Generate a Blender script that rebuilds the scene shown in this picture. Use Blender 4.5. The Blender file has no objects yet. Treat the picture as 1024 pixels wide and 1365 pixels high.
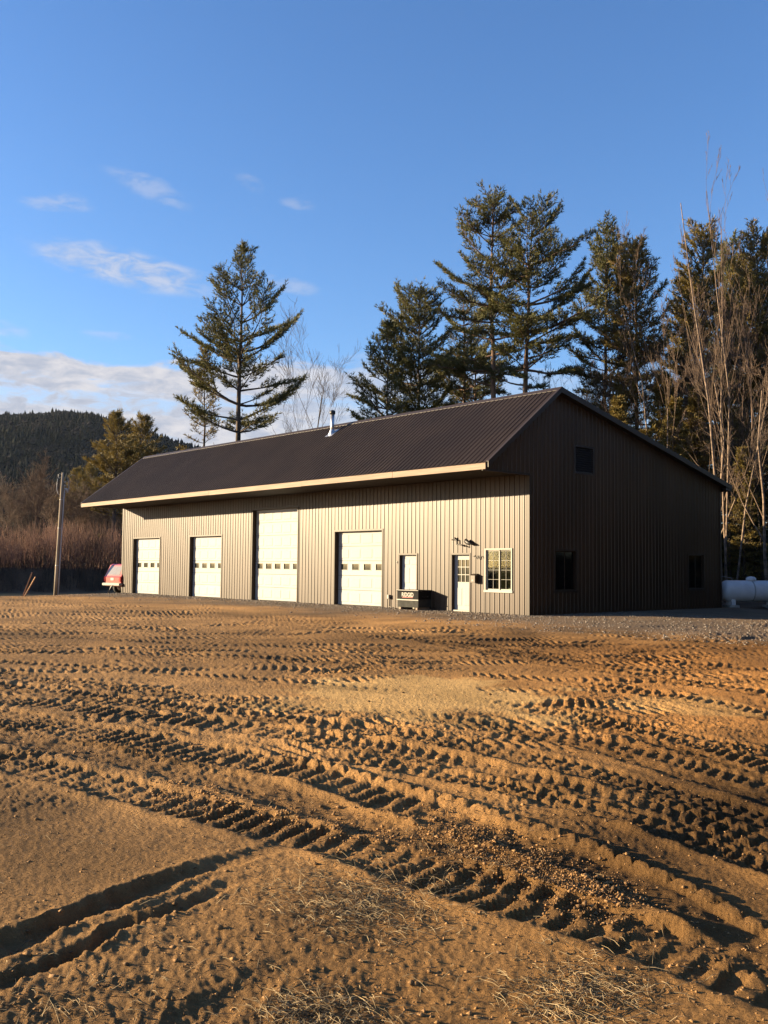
import bpy, math, numpy as np
from mathutils import Matrix, Vector
R = math.radians
S = bpy.context.scene
C = S.collection
rng = np.random.default_rng(7)

# ------------------------------------------------------------------ camera
CAM = np.array([21.4056, -25.7512, 1.5996])
FPX, PITCH, ROLL, YAW = 1278.23, 0.0579, 0.0093, 0.7266
fw = np.array([-math.cos(YAW), math.sin(YAW), 0.0])
rt = np.array([math.sin(YAW), math.cos(YAW), 0.0])
up = np.array([0, 0, 1.0])
fw2 = fw * math.cos(PITCH) + up * math.sin(PITCH)
up2 = -fw * math.sin(PITCH) + up * math.cos(PITCH)
cr, sr = math.cos(ROLL), math.sin(ROLL)
right = cr * rt + sr * up2
upc = -sr * rt + cr * up2
cam = bpy.data.cameras.new('camera'); cam_o = bpy.data.objects.new('camera', cam); C.objects.link(cam_o)
M4 = Matrix(((right[0], upc[0], -fw2[0], CAM[0]), (right[1], upc[1], -fw2[1], CAM[1]),
             (right[2], upc[2], -fw2[2], CAM[2]), (0, 0, 0, 1)))
cam_o.matrix_world = M4
cam.sensor_fit = 'HORIZONTAL'; cam.sensor_width = 36; cam.lens = FPX / 1024 * 36
cam.clip_start = 0.05; cam.clip_end = 20000
S.camera = cam_o

def ray(px, py):
    """direction through a photo pixel (1024 x 1365 frame)"""
    return fw2 + right * ((px - 512) / FPX) - upc * ((py - 682.5) / FPX)
def gpt(px, py, z=0.0):
    d = ray(px, py); t = (z - CAM[2]) / d[2]
    return CAM + d * t
def far(px, D):
    """ground position D metres away in the direction of pixel column px"""
    d = ray(px, 756); d = d[:2] / np.hypot(*d[:2])
    return CAM[0] + d[0] * D, CAM[1] + d[1] * D
def hgt(px, py, D):
    d = ray(px, py); return CAM[2] + D * d[2] / np.hypot(d[0], d[1])

# ------------------------------------------------------------------ sky, sun, exposure
SUN_TO = np.array([-2.79, -2.44, 0.707]); SUN_TO /= np.linalg.norm(SUN_TO)
SUN_EL = math.asin(SUN_TO[2]); SUN_ROT = math.atan2(SUN_TO[0], SUN_TO[1])
W = bpy.data.worlds.new('World'); S.world = W; W.use_nodes = True
nt = W.node_tree; N = nt.nodes; Lk = nt.links; N.clear()
class NB:
    """tiny node helper"""
    def __init__(s, tree): s.t = tree
    def n(s, typ, **kw):
        x = s.t.nodes.new(typ)
        for k, v in kw.items(): setattr(x, k, v)
        return x
    def link(s, a, b): s.t.links.new(a, b)
    def val(s, x, sock):
        if isinstance(x, (int, float)): sock.default_value = x
        elif isinstance(x, (tuple, list)): sock.default_value = x
        else: s.link(x, sock)
    def math(s, op, a, b=0.0, c=None, clamp=False):
        x = s.n('ShaderNodeMath', operation=op, use_clamp=clamp)
        s.val(a, x.inputs[0]); s.val(b, x.inputs[1])
        if c is not None: s.val(c, x.inputs[2])
        return x.outputs[0]
    def mix(s, f, a, b, blend='MIX'):
        x = s.n('ShaderNodeMix', data_type='RGBA', blend_type=blend)
        s.val(f, x.inputs[0]); s.val(a, x.inputs[6]); s.val(b, x.inputs[7])
        return x.outputs[2]
    def noise(s, vec, scale, detail=3.0, rough=0.5, dist=0.0):
        x = s.n('ShaderNodeTexNoise'); x.inputs['Scale'].default_value = scale
        x.inputs['Detail'].default_value = detail; x.inputs['Roughness'].default_value = rough
        x.inputs['Distortion'].default_value = dist
        if vec is not None: s.link(vec, x.inputs['Vector'])
        return x.outputs['Fac']
    def ramp(s, f, a, b):
        x = s.n('ShaderNodeMapRange', interpolation_type='SMOOTHSTEP')
        s.val(f, x.inputs[0]); s.val(a, x.inputs[1]); s.val(b, x.inputs[2])
        return x.outputs[0]
b = NB(nt)
sky = b.n('ShaderNodeTexSky', sky_type='NISHITA', sun_disc=False)
sky.sun_elevation = SUN_EL; sky.sun_rotation = SUN_ROT
sky.air_density = 1.0; sky.dust_density = 0.4; sky.ozone_density = 2.2
tc = b.n('ShaderNodeTexCoord')
sep = b.n('ShaderNodeSeparateXYZ'); b.link(tc.outputs['Generated'], sep.inputs[0])
az = b.math('ARCTAN2', sep.outputs[1], sep.outputs[0])
el = b.math('ARCSINE', sep.outputs[2])
def azel(px, py):
    d = ray(px, py); d = d / np.linalg.norm(d)
    return math.atan2(d[1], d[0]), math.asin(d[2])
comb = b.n('ShaderNodeCombineXYZ')
b.link(b.math('MULTIPLY', az, 5.0), comb.inputs[0]); b.link(b.math('MULTIPLY', el, 22.0), comb.inputs[1])
nz1 = b.noise(comb.outputs[0], 1.6, 6, 0.6, 0.6)
comb2 = b.n('ShaderNodeCombineXYZ')
b.link(b.math('MULTIPLY', az, 14.0), comb2.inputs[0]); b.link(b.math('MULTIPLY', el, 34.0), comb2.inputs[1])
nz2 = b.noise(comb2.outputs[0], 2.2, 5, 0.62, 0.4)
# low bank of stratus round the horizon, thinning upward and to the west-facing side
edge = b.math('ADD', el, b.math('MULTIPLY', b.math('SUBTRACT', nz1, 0.5), 0.07))
azc = azel(140, 600)[0]
side = b.ramp(b.math('ABSOLUTE', b.math('SUBTRACT', az, azc)), 0.50, 0.12)
lowband = b.math('MULTIPLY', b.ramp(edge, 0.211, 0.200), b.math('ADD', 0.25, b.math('MULTIPLY', side, 0.75)))
gap_c = azel(90, 527)[1]
gap = b.math('SUBTRACT', 1.0, b.math('MULTIPLY', 0.62, b.math('MULTIPLY', b.ramp(b.math('ABSOLUTE', b.math('SUBTRACT', edge, gap_c)), 0.012, 0.003), b.ramp(nz2, .40, .6))))
cloud = b.math('MULTIPLY', b.math('MULTIPLY', lowband, gap), b.ramp(nz1, 0.12, 0.42))
def wisp(px0, py0, px1, py1, thick, dens):
    """one thin cirrus streak lying along a line of sky"""
    global cloud
    a0, e0 = azel(px0, py0); a1, e1 = azel(px1, py1)
    L = math.hypot(a1 - a0, e1 - e0); ca, sa = (a1 - a0) / L, (e1 - e0) / L
    da = b.math('SUBTRACT', az, (a0 + a1) / 2); de = b.math('SUBTRACT', el, (e0 + e1) / 2)
    de = b.math('ADD', de, b.math('MULTIPLY', b.math('SUBTRACT', nz1, .5), 0.03))
    s_ = b.math('DIVIDE', b.math('ADD', b.math('MULTIPLY', da, ca), b.math('MULTIPLY', de, sa)), L / 2)
    t_ = b.math('DIVIDE', b.math('SUBTRACT', b.math('MULTIPLY', de, ca), b.math('MULTIPLY', da, sa)), thick / FPX)
    r2 = b.math('ADD', b.math('MULTIPLY', s_, s_), b.math('MULTIPLY', t_, t_))
    m = b.math('MULTIPLY', b.ramp(r2, 1.1, 0.0), b.ramp(nz2, 0.30, 0.62))
    cloud = b.math('MAXIMUM', cloud, b.math('MULTIPLY', m, dens))
wisp(20, 322, 300, 385, 26, .66)
wisp(40, 332, 140, 342, 14, .6)
wisp(130, 225, 260, 275, 13, .30)
wisp(20, 262, 130, 278, 13, .38)
wisp(310, 236, 355, 250, 9, .22); wisp(370, 265, 425, 280, 10, .25)
wisp(-60, 428, 45, 445, 14, .4); wisp(100, 440, 180, 447, 7, .25)
wisp(350, 372, 430, 390, 12, .3); wisp(400, 520, 560, 480, 30, .6)
wisp(600, 560, 900, 500, 40, .35)
ccol = b.mix(b.ramp(nz2, 0.3, 0.7), (1.9, 2.1, 2.6, 1), (3.1, 3.05, 3.2, 1))
skyc = b.mix(1.0, sky.outputs[0], (0.84, 0.93, 1.18, 1), 'MULTIPLY')
hs = b.n('ShaderNodeHueSaturation'); hs.inputs['Saturation'].default_value = 1.08; hs.inputs['Value'].default_value = 1.0
b.link(skyc, hs.inputs['Color'])
full = b.mix(cloud, hs.outputs[0], ccol)
bg = b.n('ShaderNodeBackground'); bg.inputs['Strength'].default_value = 0.066
b.link(full, bg.inputs['Color'])
wo = b.n('ShaderNodeOutputWorld'); b.link(bg.outputs[0], wo.inputs[0])

sl = bpy.data.lights.new('sun', 'SUN'); sl.energy = 5.0; sl.angle = R(0.53); sl.color = (1.0, 0.77, 0.47)
so = bpy.data.objects.new('sun', sl); C.objects.link(so)
so.rotation_euler = Vector(SUN_TO).to_track_quat('Z', 'Y').to_euler(); so.location = (-60, -60, 60)
vs = S.view_settings; vs.view_transform = 'Standard'; vs.look = 'None'; vs.exposure = 1.9; vs.gamma = 1.0
vs.use_curve_mapping = False
S.render.resolution_x = 768; S.render.resolution_y = 1024
S.render.engine = 'CYCLES'

# ------------------------------------------------------------------ helpers
def np_mesh(name, V, F, mat=None, smooth=False, F3=None):
    """mesh from numpy arrays; F quads and / or F3 triangles"""
    V = np.asarray(V, np.float32).reshape(-1, 3)
    me = bpy.data.meshes.new(name)
    parts = []
    tot = []
    for f in (F, F3):
        if f is not None and len(f):
            f = np.asarray(f, np.int32); parts.append(f.ravel()); tot.append(np.full(len(f), f.shape[1], np.int32))
    loops = np.concatenate(parts); tot = np.concatenate(tot)
    me.vertices.add(len(V)); me.vertices.foreach_set('co', V.ravel())
    me.loops.add(len(loops)); me.loops.foreach_set('vertex_index', loops)
    me.polygons.add(len(tot))
    st = np.zeros(len(tot), np.int32); st[1:] = np.cumsum(tot)[:-1]
    me.polygons.foreach_set('loop_start', st)
    if smooth: me.polygons.foreach_set('use_smooth', np.ones(len(tot), bool))
    me.update(calc_edges=True); me.validate()
    if mat: me.materials.append(mat)
    return me
def ob(name, me, parent=None, loc=(0, 0, 0)):
    o = bpy.data.objects.new(name, me); C.objects.link(o); o.parent = parent; o.location = loc
    return o
def tag(o, label=None, cat=None, group=None, kind=None):
    for k, v in (('label', label), ('category', cat), ('group', group), ('kind', kind)):
        if v: o[k] = v
    return o
def thing(name, loc, label, cat, group=None, rz=0.0):
    e = bpy.data.objects.new(name, None); C.objects.link(e); e.location = loc; e.rotation_euler = (0, 0, rz)
    e.empty_display_size = .3
    return tag(e, label, cat, group)
def copy_tree(o, parent=None):
    c = o.copy(); C.objects.link(c); c.parent = parent
    for ch in list(o.children): copy_tree(ch, c)
    return c
class MB:
    """collects plain faces into one mesh"""
    def __init__(s): s.v = []; s.f = []
    def poly(s, pts):
        i = len(s.v); s.v += [tuple(map(float, p)) for p in pts]; s.f.append(tuple(range(i, i + len(pts)))); return s
    def box(s, x0, x1, y0, y1, z0, z1):
        i = len(s.v)
        s.v += [(x, y, z) for z in (z0, z1) for y in (y0, y1) for x in (x0, x1)]
        for f in ((0, 2, 3, 1), (4, 5, 7, 6), (0, 1, 5, 4), (2, 6, 7, 3), (0, 4, 6, 2), (1, 3, 7, 5)):
            s.f.append(tuple(i + k for k in f))
        return s
    def prism(s, pts, axis, a0, a1):
        """closed outline (two other coords) pushed along axis from a0 to a1"""
        n = len(pts); i = len(s.v)
        for a in (a0, a1):
            for p in pts:
                q = list(p); q.insert(axis, a); s.v.append(tuple(q))
        s.f.append(tuple(i + k for k in range(n))[::-1]); s.f.append(tuple(i + n + k for k in range(n)))
        for k in range(n):
            j = (k + 1) % n; s.f.append((i + k, i + j, i + n + j, i + n + k))
        return s
    def tube(s, pts, rad, n=8, cap=True):
        pts = [Vector(p) for p in pts]
        if not hasattr(rad, '__len__'): rad = [rad] * len(pts)
        i = len(s.v)
        for k, p in enumerate(pts):
            d = (pts[min(k + 1, len(pts) - 1)] - pts[max(k - 1, 0)]).normalized()
            a = d.cross(Vector((0, 0, 1)) if abs(d.z) < .9 else Vector((1, 0, 0))).normalized(); c = d.cross(a)
            for j in range(n):
                t = 2 * math.pi * j / n
                s.v.append(tuple(p + (a * math.cos(t) + c * math.sin(t)) * rad[k]))
        for k in range(len(pts) - 1):
            for j in range(n):
                j2 = (j + 1) % n
                s.f.append((i + k * n + j, i + k * n + j2, i + (k + 1) * n + j2, i + (k + 1) * n + j))
        if cap:
            s.f.append(tuple(i + j for j in range(n))[::-1]); m = i + (len(pts) - 1) * n
            s.f.append(tuple(m + j for j in range(n)))
        return s
    def build(s, name, mat, parent=None, smooth=False, bevel=0, loc=(0, 0, 0)):
        me = bpy.data.meshes.new(name); me.from_pydata(s.v, [], s.f); me.materials.append(mat)
        if smooth: me.polygons.foreach_set('use_smooth', [True] * len(me.polygons))
        import bmesh
        bm = bmesh.new(); bm.from_mesh(me); bmesh.ops.recalc_face_normals(bm, faces=bm.faces)
        if bevel:
            bmesh.ops.bevel(bm, geom=[e for e in bm.edges if e.calc_face_angle(0) > .5], offset=bevel, segments=1, affect='EDGES')
        bm.to_mesh(me); bm.free()
        return ob(name, me, parent, loc)

def mat(name, col, rough=.7, var=.12, scale=3.0, bump=0.0, bscale=40.0, metal=0.0, spec=.5, stretch=(1, 1, 1), col2=None):
    m = bpy.data.materials.new(name); m.use_nodes = True; t = m.node_tree; h = NB(t)
    p = t.nodes['Principled BSDF']
    tcn = h.n('ShaderNodeTexCoord'); mp = h.n('ShaderNodeMapping'); mp.inputs['Scale'].default_value = stretch
    h.link(tcn.outputs['Object'], mp.inputs[0])
    f = h.noise(mp.outputs[0], scale, 4, .6)
    c2 = col2 or tuple(min(1, c * (1 - 2.2 * var)) for c in col)
    c1 = col if col2 else tuple(min(1, c * (1 + var)) for c in col)
    oi = h.n('ShaderNodeObjectInfo'); tint = h.n('ShaderNodeVectorMath', operation='SCALE')
    h.link(h.mix(h.ramp(f, .3, .7), (*c1, 1), (*c2, 1)), tint.inputs[0])
    h.link(h.math('ADD', .95, h.math('MULTIPLY', oi.outputs['Random'], .10)), tint.inputs['Scale']); h.link(tint.outputs[0], p.inputs['Base Color'])
    p.inputs['Roughness'].default_value = rough; p.inputs['Metallic'].default_value = metal
    p.inputs['Specular IOR Level'].default_value = spec
    if bump:
        bn = h.n('ShaderNodeBump'); bn.inputs['Strength'].default_value = bump; bn.inputs['Distance'].default_value = .02
        h.link(h.noise(mp.outputs[0], bscale, 4, .6), bn.inputs['Height']); h.link(bn.outputs[0], p.inputs['Normal'])
    return m
M = {}
M['siding'] = mat('siding_paint', (.048, .0265, .0140), .42, .12, .6, .12, 1.1, stretch=(1, 1, .25), spec=.33)
M['trim'] = mat('trim_paint', (.036, .0235, .015), .45, .04, .8, spec=.25)
M['roof'] = mat('roof_paint', (.026, .0175, .0120), .55, .12, .5, .10, 1.0, spec=.22)
M['rooftrim'] = mat('roof_trim_paint', (.028, .019, .013), .5, .05, 1.0, spec=.4)
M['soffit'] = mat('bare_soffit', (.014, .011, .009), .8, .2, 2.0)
M['lumber'] = mat('bare_lumber', (.262, .190, .136), .8, .10, 6.0, .15, 60, stretch=(.15, 1, 3))
M['door'] = mat('door_white', (.325, .325, .318), .6, .02, 1.0, spec=.15)
M['white'] = mat('white_vinyl', (.36, .345, .30), .6, .02, 1.0, spec=.15)
M['glass'] = mat('dark_glass', (.055, .055, .042), .06, .1, 2.0, spec=.6)
M['blackglass'] = mat('black_glass', (.006, .006, .006), .08, .1, 2.0, spec=.18)
M['black'] = mat('black_metal', (.012, .011, .011), .5, .1, 5.0)
M['vent'] = mat('vent_brown', (.03, .024, .02), .6, .1, 5.0)
M['steel'] = mat('galvanised_steel', (.50, .51, .53), .42, .15, 7.0, metal=.85)
M['tank'] = mat('tank_paint', (.74, .75, .78), .35, .05, 2.0, .05, 20)
M['concrete'] = mat('concrete', (.33, .32, .30), .9, .15, 9.0, .3, 40)
M['boxgrey'] = mat('chest_enamel', (.014, .0145, .014), .75, .12, 5.0, spec=.08)
M['boxlight'] = mat('chest_light_enamel', (.045, .045, .040), .75, .12, 5.0, spec=.08)
M['red'] = mat('red_paint', (.30, .030, .024), .3, .05, 2.0)
M['tail'] = mat('taillight_red', (.35, .01, .012), .2, .05, 2.0)
M['rubber'] = mat('rubber', (.018, .018, .018), .85, .2, 8.0)
M['polewood'] = mat('weathered_pole', (.30, .245, .175), .9, .2, 3.0, .4, 30, stretch=(4, 4, .3))
M['conduit'] = mat('grey_conduit', (.36, .37, .38), .5, .05, 2.0)
M['stake'] = mat('stake_wood', (.45, .24, .11), .8, .1, 8.0, stretch=(3, 3, .4))
M['bark'] = mat('pine_bark', (.085, .062, .046), .95, .25, 3.0, .5, 25, stretch=(1, 1, .3))
M['barkred'] = mat('warm_pine_bark', (.17, .105, .066), .95, .25, 3.0, .5, 25, stretch=(1, 1, .3))
M['barkgrey'] = mat('bare_tree_bark', (.085, .066, .052), .95, .2, 3.0)
M['barkbrown'] = mat('brown_twig_bark', (.110, .073, .052), .95, .25, 2.0)
M['birch'] = mat('pale_birch_bark', (.20, .142, .100), .85, .3, 2.5, stretch=(1, 1, 2))
M['twig'] = mat('birch_twigs', (.115, .078, .055), .95, .25, 2.0)
M['brush'] = mat('red_brown_stems', (.215, .118, .078), .95, .35, .5)
M['weed'] = mat('dead_weeds', (.060, .042, .030), .95, .35, .8)
M['straw'] = mat('straw', (.34, .25, .13), .85, .45, 9.0)
M['stone'] = mat('gravel_stone', (.19, .16, .13), .9, .35, 5.0)
M['clod'] = mat('soil_clod', (.270, .148, .054), .95, .35, 6.0, .4, 90)

def leaf_mat(name, c1, c2):
    m = bpy.data.materials.new(name); m.use_nodes = True; t = m.node_tree; h = NB(t)
    p = t.nodes['Principled BSDF']; tcn = h.n('ShaderNodeTexCoord'); g = h.n('ShaderNodeNewGeometry')
    f = h.noise(tcn.outputs['Object'], .7, 3, .6)
    f2 = h.math('ADD', h.math('MULTIPLY', f, .6), h.math('MULTIPLY', g.outputs['Random Per Island'], .4))
    h.link(h.mix(h.ramp(f2, .25, .75), (*c1, 1), (*c2, 1)), p.inputs['Base Color'])
    p.inputs['Roughness'].default_value = .6; p.inputs['Specular IOR Level'].default_value = .25
    tr = h.n('ShaderNodeBsdfTranslucent'); tr.inputs[0].default_value = (*[c * 1.1 for c in c1], 1)
    mx = h.n('ShaderNodeMixShader'); mx.inputs[0].default_value = .18
    h.link(p.outputs[0], mx.inputs[1]); h.link(tr.outputs[0], mx.inputs[2]); h.link(mx.outputs[0], t.nodes['Material Output'].inputs[0])
    return m
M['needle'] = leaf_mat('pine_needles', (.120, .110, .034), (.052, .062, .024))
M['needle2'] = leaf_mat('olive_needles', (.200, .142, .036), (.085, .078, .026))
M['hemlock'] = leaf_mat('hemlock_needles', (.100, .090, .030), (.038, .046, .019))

# ------------------------------------------------------------------ ground
def perlin(x, y, seed=0):
    xi = np.floor(x).astype(np.int64); yi = np.floor(y).astype(np.int64)
    xf = x - xi; yf = y - yi
    def g(ix, iy, dx, dy):
        hsh = (ix * 374761393 + iy * 668265263 + seed * 974711) & 0x7fffffff
        hsh = ((hsh ^ (hsh >> 13)) * 1274126177) & 0x7fffffff
        a = ((hsh ^ (hsh >> 16)) & 1023) * (2 * np.pi / 1024)
        return np.cos(a) * dx + np.sin(a) * dy
    u = xf * xf * xf * (xf * (xf * 6 - 15) + 10); v = yf * yf * yf * (yf * (yf * 6 - 15) + 10)
    a = g(xi, yi, xf, yf); c = g(xi + 1, yi, xf - 1, yf); d = g(xi, yi + 1, xf, yf - 1); e = g(xi + 1, yi + 1, xf - 1, yf - 1)
    return (a + u * (c - a) + v * (d - a) + u * v * (a - c - d + e)) * 1.5
def sst(x, a, c): t = np.clip((x - a) / (c - a), 0, 1); return t * t * (3 - 2 * t)
# earth bank beyond the yard
bA = np.array(far(-10, 68.0)); bB = np.array(far(170, 77.0))
bd = (bB - bA) / np.linalg.norm(bB - bA); bn_ = np.array([-bd[1], bd[0]])
if bn_ @ (bA - CAM[:2]) < 0: bn_ = -bn_
def bank_dist(x, y): return (x - bA[0]) * bn_[0] + (y - bA[1]) * bn_[1]
# edge of the levelled fill, just before the bank
eA = gpt(0, 796)[:2]; eB = gpt(165, 791)[:2]; ed = (eB - eA) / np.linalg.norm(eB - eA); en = np.array([-ed[1], ed[0]])
if en @ (eA - CAM[:2]) < 0: en = -en
def base_z(x, y):
    """smooth lie of the land"""
    dbk = bank_dist(x, y)
    z = 0.05 * perlin(x / 7, y / 7, 3) * sst(np.hypot(x - CAM[0], y - CAM[1]), 3, 9)
    nearb = np.maximum(np.maximum(-30.5 - x, x - 0), np.maximum(-y, y - 12.9))
    z = z * sst(nearb, 0.3, 3.0)
    ee = (x - eA[0]) * en[0] + (y - eA[1]) * en[1]
    leftside = sst(-x, 29, 33)
    z = z - 0.30 * sst(ee, .3, 3.5) * np.maximum(leftside, sst(-y, 3, 6) * sst(-x, 18, 24))
    z = z - .22 * sst(y, 4, 14) * sst(x, 1.0, 3.5)
    wob = perlin(x / 5, y / 5, 11) * .6
    z = z + 1.62 * sst(dbk + wob, 0, 1.2) + .10 * np.clip(dbk - 3, 0, 12) * 0.3
    return z

def catmull(P, step=.12):
    P = np.asarray(P, float); P = np.vstack([2 * P[0] - P[1], P, 2 * P[-1] - P[-2]]); out = []
    for i in range(1, len(P) - 2):
        n = max(3, int(np.linalg.norm(P[i + 1] - P[i]) / step)); t = np.linspace(0, 1, n, endpoint=False)[:, None]
        a, c, d, e = P[i - 1], P[i], P[i + 1], P[i + 2]
        out.append(.5 * (2 * c + (d - a) * t + (2 * a - 5 * c + 4 * d - e) * t ** 2 + (3 * c - a - 3 * d + e) * t ** 3))
    out.append(P[-2][None]); return np.vstack(out)

# tyre tracks, read off the photograph as lines on the ground:
# kind, pixels, half width, rut depth, pattern amplitude, pitch, slant, berm
TR = [
 ('chev',[(60,868),(300,876),(520,884),(760,874),(1060,900)], .28, 0.008, 0.0216, 0.168, .6, .02),
 ('chev',[(120,852),(380,862),(640,868),(860,860),(1060,872)], .28, 0.008, 0.018, 0.168, .6, .02),
 ('chev',[(-40,880),(220,897),(420,912),(560,925)], .28, 0.0096, 0.0216, 0.168, .6, .02),
 ('chev',[(560,852),(690,876),(850,900),(1060,932)], .30, 0.012, 0.0245, 0.182, .6, .02),
 ('chev',[(470,846),(640,860),(800,888),(1060,915)], .28, 0.0096, 0.0216, 0.168, .6, .02),
 ('block',[(-40,893),(150,915),(330,938),(520,958)], .28, 0.0096, 0.0216, 0.154, .5, .02),
 ('chev',[(-40,908),(130,928),(300,950),(470,975),(640,990)], .28, 0.0096, 0.0245, 0.154, .6, .025),
 ('bar',[(-40,925),(160,950),(330,972),(500,1000)], .25, 0.0112, 0.0231, 0.2, .3, .02),
 ('chev',[(600,896),(800,912),(1060,962)], .28, 0.0096, 0.0245, 0.168, .6, .02),
 ('block',[(690,930),(850,972),(1060,1015)], .28, 0.0112, 0.0245, 0.154, .5, .02),
 ('chev',[(620,930),(780,960),(930,1000),(1060,1045)], .28, 0.0096, 0.0245, 0.154, .6, .02),
 ('chev',[(400,940),(640,965),(850,1005),(1060,1070)], .28, 0.0096, 0.016, 0.154, .6, .025),
 ('block',[(380,962),(600,990),(800,1032),(1060,1110)], .26, 0.0112, 0.0167, 0.14, .5, .025),
 ('chev',[(330,972),(560,1008),(760,1052),(900,1092),(1060,1148)], .27, 0.0128, 0.0173, 0.14, .6, .03),
 ('block',[(420,1000),(620,1036),(800,1078),(960,1124),(1060,1160)], .20, 0.0096, 0.0158, 0.133, .5, .03),
 ('bar',[(-60,938),(120,972),(300,1004),(440,1040),(600,1092),(740,1148)], .24, 0.0144, 0.0227, 0.19, .35, .03),
 ('chev',[(-60,955),(100,982),(260,1012),(400,1046)], .18, 0.0096, 0.0216, 0.119, .5, .02),
 ('smooth',[(-80,962),(60,990),(200,1018),(330,1046),(440,1078),(560,1118),(700,1168)], .21, 0.022, 0.0, 0.2, .0, .022),
 ('bar',[(-80,990),(60,1024),(170,1050),(300,1082),(430,1118),(560,1156),(700,1200),(860,1250),(1060,1322)], .23, 0.016, 0.0313, 0.165, .22, .028),
 ('smooth',[(480,1062),(600,1092),(720,1128),(840,1172),(960,1228),(1060,1290)], .17, 0.028, 0.0, 0.2, .0, .02),
 ('ridge',[(330,1002),(440,1023),(560,1053),(680,1089),(800,1132),(920,1184),(1060,1256)], .052, 0.0, 0.0359, .15, .0, .0),
 ('pocket',[(520,1122),(640,1165),(760,1205),(880,1242),(1060,1300)], .10, 0.008, 0.0282, 0.16, .0, .02),
 ('chev',[(560,1018),(760,1070),(900,1112),(1060,1172)], .14, 0.0112, 0.016, 0.105, .5, .03),
 ('rut',[(-120,1315),(40,1238),(140,1202),(230,1168),(330,1138),(440,1112)], .10, 0.062, 0.0, 0.2, .0, .035),
 ('rut',[(-120,1375),(40,1292),(140,1246),(230,1204),(330,1172),(420,1150)], .055, 0.05, 0.0, 0.2, .0, .030),
 ('rut',[(150,1450),(240,1362),(330,1312),(430,1268)], .085, 0.08, 0.0, 0.2, .0, .035),
 ('rut',[(620,1365),(720,1310),(800,1290)], .06, 0.035, 0.0, 0.2, .0, .02),
]
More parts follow.
